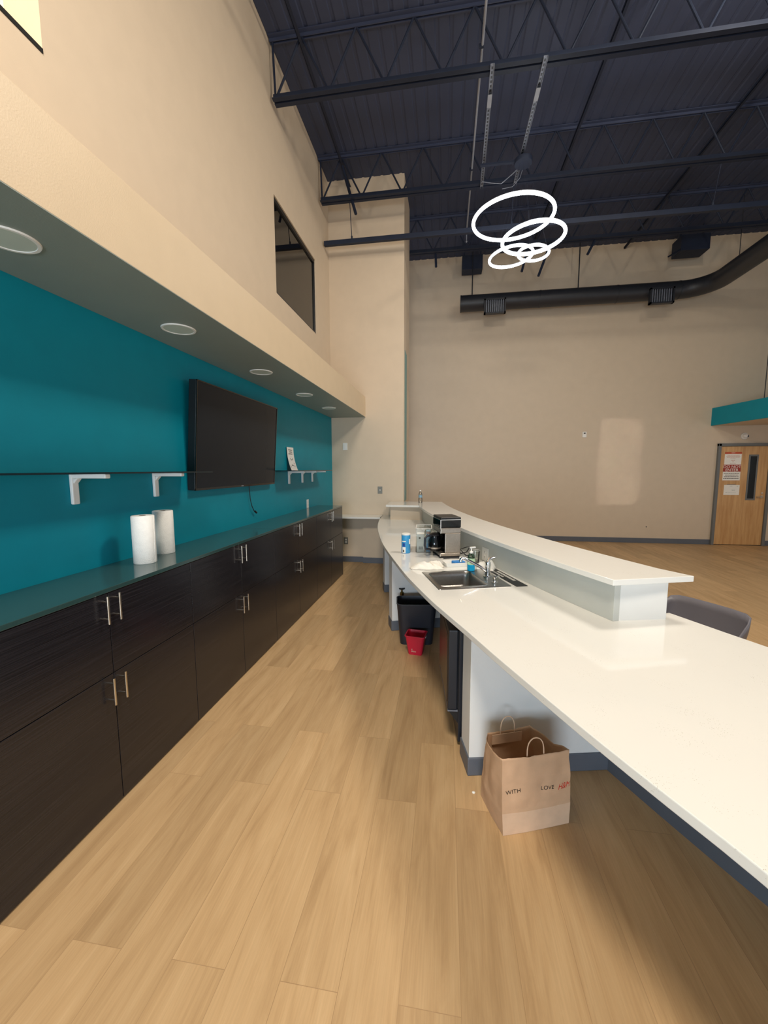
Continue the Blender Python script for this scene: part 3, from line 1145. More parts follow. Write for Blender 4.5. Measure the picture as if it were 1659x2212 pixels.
# ------------------------------------------------------------------ ring chandelier
ch = thing('ring_chandelier', 'glowing white pendant light of four interlocking rings under the dark ceiling', 'chandelier', (0.95, 5.90, ZB - 0.135))
rings = [(0.840, 4.983, 0.515, -0.023, -0.015), (1.107, 4.712, 0.393, -0.041, -0.007), (0.828, 4.503, 0.281, -0.078, -0.013), (1.117, 4.527, 0.195, 0.061, 0.02)]
canz = ZB - 0.135
for i, (rx, rz_, rr, nx, ny) in enumerate(rings):
    c = Vector((rx - 0.95, 0.0, rz_ - canz))
    nv = Vector((nx, ny, 1)).normalized()
    ux = Vector((1, 0, -nx)).normalized()
    uy = nv.cross(ux)
    mb = MB()
    pts = [c + (ux * math.cos(2 * PI * k / 96) + uy * math.sin(2 * PI * k / 96)) * rr for k in range(96)]
    rad = 0.022 if i < 2 else 0.016
    mb.tube(pts, rad, 12, None, None, True)
    ro = mb.build('light_ring', M['ring'], ch, smooth=True)
    mb = MB()
    hp = [c + (ux * math.cos(2 * PI * k / 96) + uy * math.sin(2 * PI * k / 96)) * rr + nv * (rad + 0.001) for k in range(96)]
    mb.tube(hp, 0.009, 8, None, None, True)
    mb.build('ring_housing', M['alu'], ro, smooth=True)
    mb = MB()
    for k in range(3):
        a = 2 * PI * k / 3 + 0.4 + i
        p = c + (ux * math.cos(a) + uy * math.sin(a)) * rr + nv * rad
        mb.tube([p, Vector((0.05 * math.cos(a), 0.05 * math.sin(a), 0.0))], 0.0007, 5)
    mb.build('suspension_wire', M['steel_navy'], ch)
MB().lathe([(0.11, -0.01), (0.115, 0.0), (0.115, 0.04)], 24).build('canopy_cup', M['steel_navy'], ch, smooth=True)
mb = MB()
mb.tube([(0.0, 0.10, 0.05), (-0.10, 0.22, 0.03), (-0.24, 0.30, -0.03), (-0.36, 0.33, 0.01), (-0.5, 0.34, 0.05)], 0.006, 8)
mb.tube([(0.02, 0.12, 0.03), (0.0, 0.24, -0.02), (-0.08, 0.32, -0.07), (-0.22, 0.36, -0.06)], 0.004, 8)
mb.build('supply_cable', M['strut'], ch, smooth=True)
mb = MB()
mb.box(-0.55, 0.0, -0.02, 0.02, 0.018, 0.04)
mb.build('mounting_bar', M['steel_navy'], ch)

# ------------------------------------------------------------------ door in the far wall
d = bpy.data.objects.new('door_1', None)
COL.objects.link(d)
struct(d)
d.location = (5.76, YF, 0)
mb = MB()
mb.box(0, 0.052, -0.06, 0.0, 0, 2.19)
mb.box(0.985, 1.037, -0.06, 0.0, 0, 2.19)
mb.box(0.0, 1.037, -0.06, 0.0, 2.135, 2.19)
mb.build('door_frame', M['frame'], d, bevel=0.004)
B(0.056, 0.98, -0.03, -0.004, 0.012, 2.13).build('door_leaf', M['oak'], d, bevel=0.002)
mb = MB()
mb.box(0.60, 0.785, -0.037, -0.028, 0.985, 1.955)
gf = mb.build('glass_frame', M['frame'], d, bevel=0.003)
B(0.632, 0.752, -0.0385, -0.036, 1.02, 1.92).build('door_glass', M['dark_glass'], d)
mb = MB()
mb.lathe([(0.028, 0), (0.028, 0.008)], 20, None, Matrix.Translation((0.905, -0.03, 1.06)) @ Matrix.Rotation(PI / 2, 4, 'X'))
mb.tube([(0.905, -0.035, 1.06), (0.905, -0.075, 1.06)], 0.009, 10)
mb.tube([(0.905, -0.075, 1.06), (0.79, -0.075, 1.055)], 0.010, 10)
mb.lathe([(0.016, 0), (0.016, 0.012)], 16, None, Matrix.Translation((0.905, -0.03, 1.14)) @ Matrix.Rotation(PI / 2, 4, 'X'))
mb.build('door_handle', M['nickel'], d, smooth=True)
struct(B(5.80, 6.75, YF - 0.03, YF - 0.002, 0.0, 0.012).build('trim_2', M['gap']))


def sign_lines(t, rows, m, x0, x1, y):
    mb = MB()
    rnd = random.Random(3)
    for (z, a, b, h) in rows:
        x = a
        while x < b - 0.004:
            wl = rnd.uniform(0.014, 0.04)
            mb.box(x, min(x + wl, b), y - 0.0006, y, z - h / 2, z + h / 2)
            x += wl + 0.006
    return mb.build('small_print', m, t)


YS = YF - 0.031
t = thing('door_sign', 'white notice with an orange red header at the top of the wooden door', 'sign', (5.90, YS, 1.74))
B(0, 0.322, -0.002, 0, 0, 0.272).build('sheet', M['paper'], t)
B(0.0, 0.322, -0.0026, 0, 0.23, 0.272).build('header', M['sign_orange'], t)
sign_lines(t, [(0.251, 0.125, 0.195, 0.01)], M['paper'], 0, 0, -0.0027)
o = sign_lines(t, [(0.195, 0.05, 0.28, 0.008), (0.178, 0.03, 0.30, 0.008), (0.160, 0.04, 0.285, 0.008), (0.142, 0.11, 0.21, 0.008), (0.095, 0.13, 0.20, 0.012), (0.065, 0.155, 0.175, 0.014), (0.03, 0.11, 0.22, 0.006)], M['pink_ink'], 0, 0, -0.0021)
o.name = 'print_lines'
t = thing('door_sign', 'red and white DO NOT ENTER sign on the wooden door', 'sign', (5.89, YS, 1.408))
B(0, 0.335, -0.002, 0, 0, 0.335).build('sheet', M['paper'], t)
B(0, 0.335, -0.0026, 0, 0.185, 0.335).build('header', M['sign_red'], t)
mx = frame_mx((0.1675, -0.0030, 0.266), (1, 0, 0), (0, 0, 1))
text_mesh('lettering', 'DO NOT', 0.080, M['paper'], t, mx, 0.0003, 'CENTER', 1.05)
mx = frame_mx((0.1675, -0.0030, 0.196), (1, 0, 0), (0, 0, 1))
text_mesh('lettering', 'ENTER', 0.080, M['paper'], t, mx, 0.0003, 'CENTER', 1.05)
sign_lines(t, [(0.148, 0.02, 0.32, 0.013), (0.113, 0.045, 0.30, 0.013), (0.079, 0.03, 0.305, 0.013), (0.043, 0.015, 0.315, 0.013)], M['grey_ink'], 0, 0, -0.0021)
t = thing('door_sign', 'plain white sheet with faint lines, lowest of the papers on the door', 'sign', (5.935, YS, 1.095))
B(0, 0.30, -0.002, 0, 0, 0.215).build('sheet', M['paper'], t)
sign_lines(t, [(0.19, 0.11, 0.16, 0.008), (0.188, 0.245, 0.275, 0.008), (0.11, 0.15, 0.22, 0.006), (0.095, 0.16, 0.21, 0.008), (0.05, 0.04, 0.075, 0.01), (0.045, 0.09, 0.24, 0.004)], M['grout'], 0, 0, -0.0021)
B(0.05, 0.22, -0.003, 0, 0.222, 0.232).build('holder_clip', M['frame'], t)

# security camera, thermostat, teal canopy
t = thing('security_camera', 'small white dome security camera on the wall above the door', 'camera', (6.255, YF, 2.345))
mx = Matrix.Rotation(PI / 2, 4, 'X')
MB().lathe([(0.07, 0.0), (0.07, 0.02), (0.06, 0.03)], 24, None, mx).build('mount', M['white'], t, smooth=True)
MB().lathe([(0.052, 0.028), (0.05, 0.05), (0.035, 0.072), (0.012, 0.08)], 24, None, mx).build('dome', M['white'], t, smooth=True)
MB().lathe([(0.024, 0.0), (0.024, 0.01)], 16, None, Matrix.Translation((0.02, -0.066, -0.005)) @ Matrix.Rotation(PI / 2, 4, 'X')).build('lens', M['black_gloss'], t)
t = thing('thermostat', 'small white thermostat on the bare far wall', 'thermostat', (3.06, YF, 2.425))
B(-0.042, 0.042, -0.024, 0, -0.062, 0.062).build('body', M['white'], t, bevel=0.004)
B(-0.02, 0.02, -0.0255, -0.02, 0.016, 0.042).build('display', M['grey_ink'], t)
o = MB().lathe([(0.012, 0.0), (0.012, 0.006)], 12, None, Matrix.Translation((4.465, YF, 0.366)) @ Matrix.Rotation(PI / 2, 4, 'X')).build('wall_plug', M['grey_ink'])
tag(o, 'tiny dark plug low on the far wall left of the door', 'wall plug')

cz0, cz1 = 2.574, 2.941
mb = MB()
mb.prism([(5.60, YF), (5.72, 8.32), (6.1, 6.9), (8.99, 6.9), (8.99, YF)], cz0, cz1)
t = mb.build('hanging_soffit', M['teal'])
tag(t, 'teal painted box soffit hanging above the wooden door', 'soffit')
mb = MB()
mb.prism([(5.63, YF - 0.01), (5.75, 8.33), (6.12, 6.93), (8.98, 6.93), (8.98, YF - 0.01)], cz0 - 0.004, cz0 - 0.0005)
mb.build('underside', M['beige'], t)
mb = MB()
mb.tube([(5.74, 8.45, cz1 - 0.01), (5.74, 8.45, ZC - 0.005)], 0.007, 8)
mb.build('hanger_rod', M['black'], t)

# ------------------------------------------------------------------ sink and faucet
SA = math.atan2(0.302, 0.953)
SO = (-0.034, 2.617, LT)
t = thing('kitchen_sink', 'square stainless steel drop-in sink in the white bar top', 'sink', SO, SA)
SW, SD = 0.52, 0.475
bu0, bu1, bv0, bv1, dp = 0.035, 0.375, 0.045, 0.43, 0.118


def rrect(u0, u1, v0, v1, r, n=5):
    p = []
    for (cx_, cy_, a0) in ((u1 - r, v1 - r, 0), (u0 + r, v1 - r, PI / 2), (u0 + r, v0 + r, PI), (u1 - r, v0 + r, 1.5 * PI)):
        for k in range(n + 1):
            a = a0 + PI / 2 * k / n
            p.append((cx_ + r * math.cos(a), cy_ + r * math.sin(a)))
    return p


def loft(mb, loops, m=None, cap=True):
    n = len(loops[0])
    vs = [p for l in loops for p in l]
    fs = [(i * n + k, i * n + (k + 1) % n, (i + 1) * n + (k + 1) % n, (i + 1) * n + k) for i in range(len(loops) - 1) for k in range(n)]
    if cap:
        fs.append(tuple((len(loops) - 1) * n + k for k in range(n)))
    mb.faces(vs, fs, m)


mb = MB()
lo = []
for (e, z, r) in ((0.0, 0.0005, 0.012), (0.002, 0.004, 0.012), (0.014, 0.006, 0.012)):
    lo.append([(p[0], p[1], z) for p in rrect(e, SW - e, e, SD - e, r)])
for (e, z, r) in ((0.0, 0.005, 0.045), (0.004, -0.002, 0.045), (0.008, -0.03, 0.045), (0.018, -dp + 0.02, 0.045), (0.05, -dp, 0.03)):
    lo.append([(p[0], p[1], z) for p in rrect(bu0 + e, bu1 - e, bv0 + e, bv1 - e, r)])
loft(mb, lo)
mb.build('basin', M['steel'], t, smooth=True)
MB().lathe([(0.040, -dp + 0.001), (0.038, -dp + 0.004), (0.02, -dp + 0.002)], 24, None, None, (0.20, 0.24, 0)).build('drain', M['chrome'], t, smooth=True)

t = thing('kitchen_faucet', 'chrome single-spout faucet on the right deck of the sink', 'faucet', (0.318, 2.985, LT + 0.006), SA)
MB().lathe([(0.03, 0), (0.03, 0.006), (0.021, 0.012), (0.019, 0.06), (0.021, 0.10), (0.019, 0.112), (0.008, 0.12)], 24).build('body', M['chrome'], t, smooth=True)
mb = MB()
mb.tube([(-0.01, 0, 0.045), (-0.05, 0.01, 0.072), (-0.12, 0.03, 0.112), (-0.165, 0.045, 0.135), (-0.18, 0.05, 0.138), (-0.19, 0.053, 0.125), (-0.192, 0.054, 0.11)], [0.013, 0.011, 0.0105, 0.0105, 0.011, 0.011, 0.012], 12)
mb.build('spout', M['chrome'], t, smooth=True)
mb = MB()
mb.tube([(0, 0, 0.112), (0.012, 0.0, 0.135), (0.05, -0.012, 0.148)], [0.014, 0.012, 0.008], 10)
mb.build('lever', M['chrome'], t, smooth=True)
t = thing('sink_sprayer', 'small chrome sprayer knob on the near corner of the sink deck', 'sprayer', (0.353, 2.838, LT + 0.006), SA)
MB().lathe([(0.022, 0), (0.022, 0.004), (0.013, 0.008), (0.011, 0.02), (0.016, 0.034), (0.010, 0.042)], 20).build('stem', M['chrome'], t, smooth=True)
mb = MB()
mb.tube([(0, 0, 0.036), (0.035, 0.01, 0.042)], [0.010, 0.007], 10)
mb.build('nozzle', M['chrome'], t, smooth=True)

# black mat with white lettering
ma = math.atan2(0.944, -0.33)
t = thing('counter_sign', 'black strip with two rows of white lettering lying beside the sink', 'sign', (0.530, 2.785, LT), ma)
B(0, 0.47, -0.041, 0.041, 0, 0.004).build('strip', M['black'], t)
mb = MB()
rnd = random.Random(5)
for (u0, u1, v0, v1) in ((0.13, 0.40, -0.027, -0.004), (0.24, 0.40, 0.008, 0.024)):
    u = u0
    while u < u1:
        wd = rnd.uniform(0.015, 0.021)
        mb.box(u, u + 0.006, v0, v1, 0.004, 0.0046)
        mb.box(u + wd - 0.005, u + wd, v0, v1, 0.004, 0.0046)
        vv = rnd.choice((v0, v1 - 0.006, (v0 + v1) / 2 - 0.003))
        mb.box(u, u + wd, vv, vv + 0.006, 0.004, 0.0046)
        u += wd + 0.0035
mb.build('lettering', M['paper'], t)

# ------------------------------------------------------------------ things on the bar
KA = math.radians(16.5)
t = thing('coffee_maker', 'stainless steel drip coffee maker with black top on the white bar', 'coffee maker', (-0.03, 3.587, LT), KA)
KD = 0.27
B(-0.012, 0.185, 0.0, KD, 0.0, 0.014).build('foot', M['black'], t, bevel=0.006)
mb = MB()
mb.box(-0.008, 0.182, 0.004, KD - 0.004, 0.014, 0.044)
mb.build('base', M['steel_warm'], t, bevel=0.008, bseg=3)
B(0.036, 0.182, 0.004, KD - 0.004, 0.044, 0.225).build('tank_column', M['steel_warm'], t, bevel=0.006, bseg=3)
B(0.033, 0.038, 0.01, KD - 0.01, 0.046, 0.223).build('recess_panel', M['black_gloss'], t)
B(-0.006, 0.182, 0.004, KD - 0.004, 0.225, 0.275).build('brew_housing', M['steel_warm'], t, bevel=0.006, bseg=3)
B(-0.010, 0.184, 0.002, KD - 0.002, 0.275, 0.352).build('control_head', M['black_gloss'], t, bevel=0.010, bseg=3)
B(-0.008, 0.182, 0.0, KD - 0.004, 0.350, 0.372).build('lid', M['black'], t, bevel=0.008, bseg=3)
B(-0.004, 0.180, -0.002, 0.006, 0.346, 0.3535).build('lid_trim', M['chrome'], t, bevel=0.001)
mb = MB()
mb.box(-0.011, -0.004, -0.001, 0.006, 0.016, 0.046)
mb.box(-0.011, -0.004, -0.001, 0.006, 0.226, 0.276)
mb.box(-0.011, -0.004, -0.001, 0.006, 0.278, 0.350)
mb.build('corner_trim', M['chrome'], t)
ca = MB()
ca.lathe([(0.045, 0.046), (0.056, 0.056), (0.061, 0.10), (0.058, 0.14), (0.045, 0.178), (0.046, 0.190)], 28, None, None, (-0.028, 0.13, 0))
ca = ca.build('carafe', M['black_gloss'], t, smooth=True)
mb = MB()
mb.lathe([(0.047, 0.188), (0.049, 0.20), (0.03, 0.214), (0.005, 0.216)], 28, None, None, (-0.028, 0.13, 0))
mb.build('carafe_lid', M['black'], ca, smooth=True)
mb = MB()
mb.tube([(-0.068, 0.10, 0.19), (-0.105, 0.085, 0.198), (-0.132, 0.075, 0.175), (-0.136, 0.073, 0.11), (-0.124, 0.078, 0.075), (-0.083, 0.095, 0.068)], 0.0105, 10)
mb.build('carafe_handle', M['bin'], ca, smooth=True)
mb = MB()
mb.lathe([(0.0605, 0.070), (0.0618, 0.085), (0.0605, 0.084)], 28, None, None, (-0.028, 0.13, 0))
mb.build('carafe_band', M['steel_warm'], ca, smooth=True)
mb = MB()
pts = [(0.18, 0.15, 0.03), (0.23, 0.12, 0.012), (0.27, 0.09, 0.03), (0.30, 0.08, 0.085), (0.27, 0.10, 0.075), (0.22, 0.13, 0.05), (0.25, 0.05, 0.008), (0.30, 0.06, 0.006), (0.33, 0.12, 0.02)]
mb.tube(pts, 0.0045, 8)
mb.build('power_cord', M['black'], t, smooth=True)

t = thing('wipes_canister', 'tall blue and white cleaning wipes canister on the bar left of the coffee maker', 'canister', (-0.37, 3.785, LT), 0.2)
MB().lathe([(0.040, 0.0), (0.043, 0.004), (0.043, 0.178)], 32).build('body', M['blue'], t, smooth=True)
MB().lathe([(0.0435, 0.176), (0.0435, 0.188), (0.040, 0.191), (0.02, 0.190)], 32).build('lid', M['white'], t, smooth=True)


def patch(rad, a0, a1, z0, z1, loc=(0, 0)):
    mb = MB()
    n = 12
    vs = [(loc[0] + rad * math.cos(a0 + (a1 - a0) * k / n), loc[1] + rad * math.sin(a0 + (a1 - a0) * k / n), z) for z in (z0, z1) for k in range(n + 1)]
    mb.faces(vs, [(k, k + 1, n + 2 + k, n + 1 + k) for k in range(n)])
    return mb


patch(0.0434, -2.55, -1.75, 0.004, 0.062).build('label_panel', M['paper'], t)
patch(0.0434, -2.45, -1.85, 0.066, 0.10).build('label_panel', M['navy'], t)
patch(0.0434, -2.75, -1.7, 0.112, 0.122).build('label_panel', M['paper'], t)
patch(0.0434, -0.95, -0.35, 0.09, 0.14).build('label_panel', M['paper'], t)
patch(0.0437, -2.4, -2.05, 0.014, 0.036).build('barcode', M['grey_ink'], t)

t = thing('acrylic_organizer', 'clear acrylic box holding cartons behind the coffee maker', 'box', (-0.277, 3.81, LT), 0.05)
OW, OD, OH = 0.153, 0.27, 0.235
mb = MB()
mb.box(0, 0.004, 0, OD, 0, OH)
mb.box(OW - 0.004, OW, 0, OD, 0, OH)
mb.box(0.004, OW - 0.004, 0, 0.003, 0, OH)
mb.box(0.004, OW - 0.004, OD - 0.003, OD, 0, OH)
mb.box(0.004, OW - 0.004, 0.003, OD - 0.003, 0, 0.003)
mb.build('walls', M['acrylic'], t)
mb = MB()
for a in ((-0.0005, 0.0045, -0.0005, OD), (OW - 0.0045, OW + 0.0005, 0, OD)):
    mb.box(a[0], a[1], a[2], a[3], OH - 0.002, OH + 0.001)
mb.box(0, OW, -0.0005, 0.0035, OH - 0.002, OH + 0.001)
mb.box(0, OW, OD - 0.0035, OD, OH - 0.002, OH + 0.001)
mb.build('rim', M['white'], t)
bx = thing('carton', 'white carton with a barcode standing in the clear acrylic box', 'carton', (-0.268, 3.818, LT + 0.0035), 0.05)
B(0, 0.072, 0, 0.12, 0, 0.172).build('box', M['paper'], bx, bevel=0.001)
mb = MB()
for k in range(6):
    mb.box(0.020 + k * 0.007, 0.0235 + k * 0.007, -0.0008, 0, 0.025, 0.055)
mb.build('barcode', M['grey_ink'], bx)
MB().lathe([(0.010, 0), (0.010, 0.0008)], 16, None, Matrix.Translation((0.028, 0, 0.138)) @ Matrix.Rotation(PI / 2, 4, 'X')).build('emblem', M['grey_ink'], bx)
bx = thing('carton', 'pale blue carton with a red top beside the white one in the acrylic box', 'carton', (-0.178, 3.826, LT + 0.0035), 0.05)
B(0, 0.042, 0, 0.13, 0, 0.20).build('box', M['pale_blue'], bx, bevel=0.001)
B(0.003, 0.039, -0.0008, 0, 0.176, 0.198).build('print_panel', M['pink_ink'], bx)
B(0.003, 0.039, -0.0008, 0, 0.012, 0.085).build('print_panel', M['blue'], bx)

# crumpled cloth
def lumpy(name, cx_, cy_, rx_, ry_, h, seed, rz_, m, label, cat, nx=46, ny=26):
    mb = MB()
    vs = []
    for j in range(ny + 1):
        for i in range(nx + 1):
            u, v_ = i / nx * 2 - 1, j / ny * 2 - 1
            e = 1 + 0.22 * noise.noise((math.atan2(v_, u) * 1.3, seed, 0.3))
            rr = math.sqrt(u * u + v_ * v_)
            f = max(0.0, 1 - (max(abs(u), abs(v_))) ** 4)
            z = abs(noise.noise((u * 1.5 + v_ * 1.1 + seed, v_ * 0.9, 0))) * 1.5 + 0.6 * abs(noise.noise((u * 3.6 + v_ * 3, v_ * 1.6 + seed, 1)))
            z = (0.25 + z) * h * f + 0.0015
            vs.append((u * rx_ * e, v_ * ry_ * e, z))
    mb.faces(vs, [(j * (nx + 1) + i, j * (nx + 1) + i + 1, (j + 1) * (nx + 1) + i + 1, (j + 1) * (nx + 1) + i) for j in range(ny) for i in range(nx)])
    o = mb.build(name, m, None, smooth=True, loc=(cx_, cy_, LT), rz=rz_)
    s = o.modifiers.new('thick', 'SOLIDIFY')
    s.thickness = 0.0015
    s.offset = 1
    return tag(o, label, cat)


lumpy('dish_cloth', -0.135, 3.205, 0.135, 0.062, 0.042, 4.2, 0.1, M['cloth'], 'crumpled white cloth lying on the bar behind the sink', 'cloth')
lumpy('paper_napkin', 0.335, 3.245, 0.052, 0.07, 0.055, 9.1, 1.2, M['paper'], 'crumpled white paper beside the soap bottle at the back of the sink', 'napkin', 26, 20)

# white tray with blue sponge
t = thing('plastic_tray', 'shallow white tray holding a blue sponge behind the sink', 'tray', (0.095, 3.325, LT), 0.33)
mb = MB()
lo = []
for (e, z, r) in ((0.012, 0.0, 0.015), (0.0, 0.036, 0.02), (0.003, 0.036, 0.018), (0.014, 0.004, 0.013)):
    lo.append([(p[0], p[1], z) for p in rrect(-0.105 + e, 0.105 - e, -0.062 + e, 0.062 - e, r)])
loft(mb, lo)
vsb = [(p[0], p[1], 0.0) for p in rrect(-0.093, 0.093, -0.05, 0.05, 0.015)]
mb.faces(vsb, [tuple(range(len(vsb)))[::-1]])
mb.build('tray', M['white'], t, smooth=True)
o = B(-0.05, 0.05, -0.032, 0.032, 0, 0.028).build('sponge', mat('blue_sponge', '3f86cc', 0.9, noise_amt=0.15, noise_scale=90), None, bevel=0.006, loc=(0.115, 3.33, LT + 0.012), rz=0.4)
tag(o, 'blue sponge lying in the white tray', 'sponge')
t = thing('dish_brush', 'black handled dish brush laid across the white tray', 'brush', (0.05, 3.41, LT + 0.040), 0.1)
mb = MB()
mb.tube([(-0.06, 0, 0), (0.0, 0, 0.004), (0.075, 0, 0.006)], [0.006, 0.005, 0.006], 8)
mb.build('handle', M['black'], t, smooth=True)
MB().lathe([(0.014, -0.03), (0.016, 0.012), (0.012, 0.016)], 14, None, None, (0.09, 0, 0.0)).build('bristle_head', M['white'], t, smooth=True)

# soap bottle
t = thing('soap_bottle', 'pump bottle half full of blue soap at the back corner of the sink', 'soap bottle', (0.208, 3.16, LT + 0.0065), 0.5)
MB().lathe([(0.027, 0.0), (0.031, 0.004), (0.0315, 0.05)], 24).build('liquid', M['soap'], t, smooth=True)
MB().lathe([(0.0316, 0.050), (0.0318, 0.078), (0.029, 0.100)], 24).build('label_band', M['soap_label'], t, smooth=True)
MB().lathe([(0.0295, 0.100), (0.024, 0.122), (0.014, 0.136), (0.012, 0.142)], 24).build('shoulder', M['glass'], t, smooth=True)
mb = MB()
mb.lathe([(0.014, 0.138), (0.014, 0.152), (0.006, 0.156), (0.0045, 0.178)], 18)
mb.box(-0.014, 0.036, -0.007, 0.007, 0.178, 0.188)
mb.build('pump', M['white'], t, smooth=True)

t = thing('plastic_cup', 'clear plastic tumbler beside the coffee maker cord', 'cup', (0.265, 3.47, LT))
mb = MB()
sg = 28
prc = [(0.001, 0.002), (0.027, 0.002), (0.036, 0.105), (0.0372, 0.105), (0.0285, 0.0), (0.001, 0.0)]
vs = [(r * math.cos(2 * PI * k / sg), r * math.sin(2 * PI * k / sg), z) for r, z in prc for k in range(sg)]
mb.faces(vs, [(i * sg + k, i * sg + (k + 1) % sg, (i + 1) * sg + (k + 1) % sg, (i + 1) * sg + k) for i in range(len(prc) - 1) for k in range(sg)])
mb.build('tumbler', M['acrylic'], t, smooth=True)
mb = MB()
mb.tube([(0.0366 * math.cos(2 * PI * k / 32), 0.0366 * math.sin(2 * PI * k / 32), 0.105) for k in range(32)], 0.0014, 6, None, None, True)
mb.build('rim', M['white'], t, smooth=True)

# outlet on the bar's splash wall
ao = math.atan2(3.47 - CY, 0.325 - CX)
P = Vector((CX + 14.5105 * math.cos(ao), CY + 14.5105 * math.sin(ao), 0.935))
rad = Vector((math.cos(ao), math.sin(ao), 0))
tan = rad.cross(Vector((0, 0, 1)))
plate('wall_outlet', 'white outlet plate on the bar back panel behind the crumpled paper', 'outlet', P, -tan, (0, 0, 1), 0.115, 0.115, 'white', 'outlet')

# water bottle on raised ledge
t = thing('water_bottle', 'small clear plastic water bottle standing on the far end of the raised ledge', 'bottle', (-0.415, 6.72, HT))
MB().lathe([(0.028, 0.0), (0.031, 0.004), (0.031, 0.07), (0.028, 0.075), (0.031, 0.08), (0.031, 0.13), (0.022, 0.165), (0.013, 0.185), (0.013, 0.195)], 24).build('body', M['acrylic'], t, smooth=True)
MB().lathe([(0.0145, 0.193), (0.0145, 0.212)], 18).build('cap', M['white'], t, smooth=True)
patch(0.0316, -PI, PI, 0.088, 0.128).build('label_band', M['pale_blue'], t)

# scraps
o = B(-0.004, 0.004, -0.022, 0.022, 0, 0.003).build('paper_scrap', M['paper'], None, loc=(0.101, 2.425, LT), rz=0.15)
tag(o, 'tiny white scrap on the bar in front of the sink', 'paper scrap')
o = MB().lathe([(0.007, 0), (0.009, 0.004), (0.003, 0.007)], 7).build('paper_crumb', M['paper'], None, loc=(0.165, 1.947, 0))
tag(o, 'tiny white crumb on the floor left of the paper bag', 'crumb')

# ------------------------------------------------------------------ below the bar
t = thing('mini_fridge', 'black mini fridge under the bar with its door facing the aisle', 'fridge', (0.092, 2.285, 0), 0.10)
FW, FD, FH = 0.56, 0.50, 0.735
mb = MB()
mb.box(0, FD, 0, FW, 0.03, FH)
mb.box(0.05, FD, 0.02, FW - 0.02, 0.0, 0.03)
mb.build('body', M['fridge'], t, bevel=0.006)
B(-0.062, -0.004, 0, FW, 0.235, FH - 0.004).build('door', M['fridge'], t, bevel=0.008, bseg=3)
B(-0.006, 0.002, 0.008, FW - 0.008, 0.24, FH - 0.012).build('door_gasket', M['gap'], t)
B(-0.066, -0.060, 0.03, FW - 0.03, 0.27, FH - 0.04).build('door_panel', mat('fridge_door_panel', '2a2422', 0.3), t, bevel=0.003)
B(-0.062, -0.002, 0.0, FW, 0.226, 0.233).build('door_trim', M['strut'], t)
mb = MB()
mb.faces([(-0.055, 0.005, 0.225), (0, 0.005, 0.225), (0, 0.005, 0.15), (-0.055, FW - 0.005, 0.225), (0, FW - 0.005, 0.225), (0, FW - 0.005, 0.15)],
         [(0, 1, 2), (3, 5, 4), (0, 2, 5, 3), (0, 3, 4, 1), (1, 4, 5, 2)])
mb.build('kick_plate', M['black'], t)


def bucket(name, label, cat, loc, rz_, w0, d0, w1, d1, h, r, m, rim):
    t = thing(name, label, cat, loc, rz_)
    mb = MB()
    lo = []
    th = 0.004
    for (wv, dv, z) in ((w0, d0, 0.0), (w1, d1, h), (w1 + 2 * rim, d1 + 2 * rim, h), (w1 + 2 * rim, d1 + 2 * rim, h + 0.006), (w1 - 2 * th, d1 - 2 * th, h + 0.006), (w0 - 2 * th, d0 - 2 * th, 0.006)):
        lo.append([(p[0], p[1], z) for p in rrect(-wv / 2, wv / 2, -dv / 2, dv / 2, r, 6)])
    loft(mb, lo)
    vsb = lo[0]
    mb.faces(vsb, [tuple(range(len(vsb)))[::-1]])
    mb.build('body', m, t, smooth=True)
    return t


bucket('waste_bin', 'tall charcoal plastic waste bin under the bar', 'bin', (-0.265, 3.755, 0), 0.12, 0.31, 0.20, 0.375, 0.27, 0.40, 0.05, M['bin'], 0.004)
t = bucket('cleaning_pail', 'small red plastic pail in front of the charcoal bin', 'pail', (-0.246, 3.50, 0), -0.12, 0.125, 0.115, 0.175, 0.16, 0.175, 0.022, M['red'], 0.006)
for s in (-1, 1):
    B(s * 0.088 - 0.005, s * 0.088 + 0.005, -0.012, 0.012, 0.150, 0.172).build('ear', M['pipe'], t)
mb = MB()
for (x, z, w_, h_) in ((-0.030, 0.055, 0.009, 0.008), (-0.030, 0.036, 0.008, 0.014), (-0.020, 0.036, 0.006, 0.012), (-0.012, 0.034, 0.006, 0.012), (-0.004, 0.034, 0.006, 0.010), (0.004, 0.033, 0.006, 0.012)):
    y = -(0.115 + (0.16 - 0.115) * z / 0.175) / 2 - 0.0015
    mb.box(x, x + w_, y, y + 0.001, z - h_ / 2, z + h_ / 2)
mb.build('printed_mark', M['pink_ink'], t)

t = thing('shutoff_valve', 'brass shutoff valve with a black wheel on the white panel above the bin', 'valve', (-0.43, 3.985, 0.34))
MB().lathe([(0.012, 0), (0.013, 0.03), (0.020, 0.036), (0.020, 0.065), (0.010, 0.072), (0.009, 0.10)], 16).build('valve_body', M['brass'], t, smooth=True)
mb = MB()
mb.tube([(0, 0, 0.05), (0.012, 0.04, 0.05)], 0.010, 10)
mb.build('pipe_stub', M['brass'], t, smooth=True)
mb = MB()
mb.tube([(0.026 * math.cos(2 * PI * k / 20), 0.026 * math.sin(2 * PI * k / 20), 0.106) for k in range(20)], 0.007, 8, None, None, True)
mb.box(-0.026, 0.026, -0.005, 0.005, 0.101, 0.111)
mb.box(-0.005, 0.005, -0.026, 0.026, 0.101, 0.111)
mb.build('hand_wheel', M['black'], t, smooth=True)
mb = MB()
mb.tube([(0, 0, 0.0), (0.0, 0.0, -0.12)], 0.008, 10)
mb.build('riser_pipe', M['brass'], t, smooth=True)

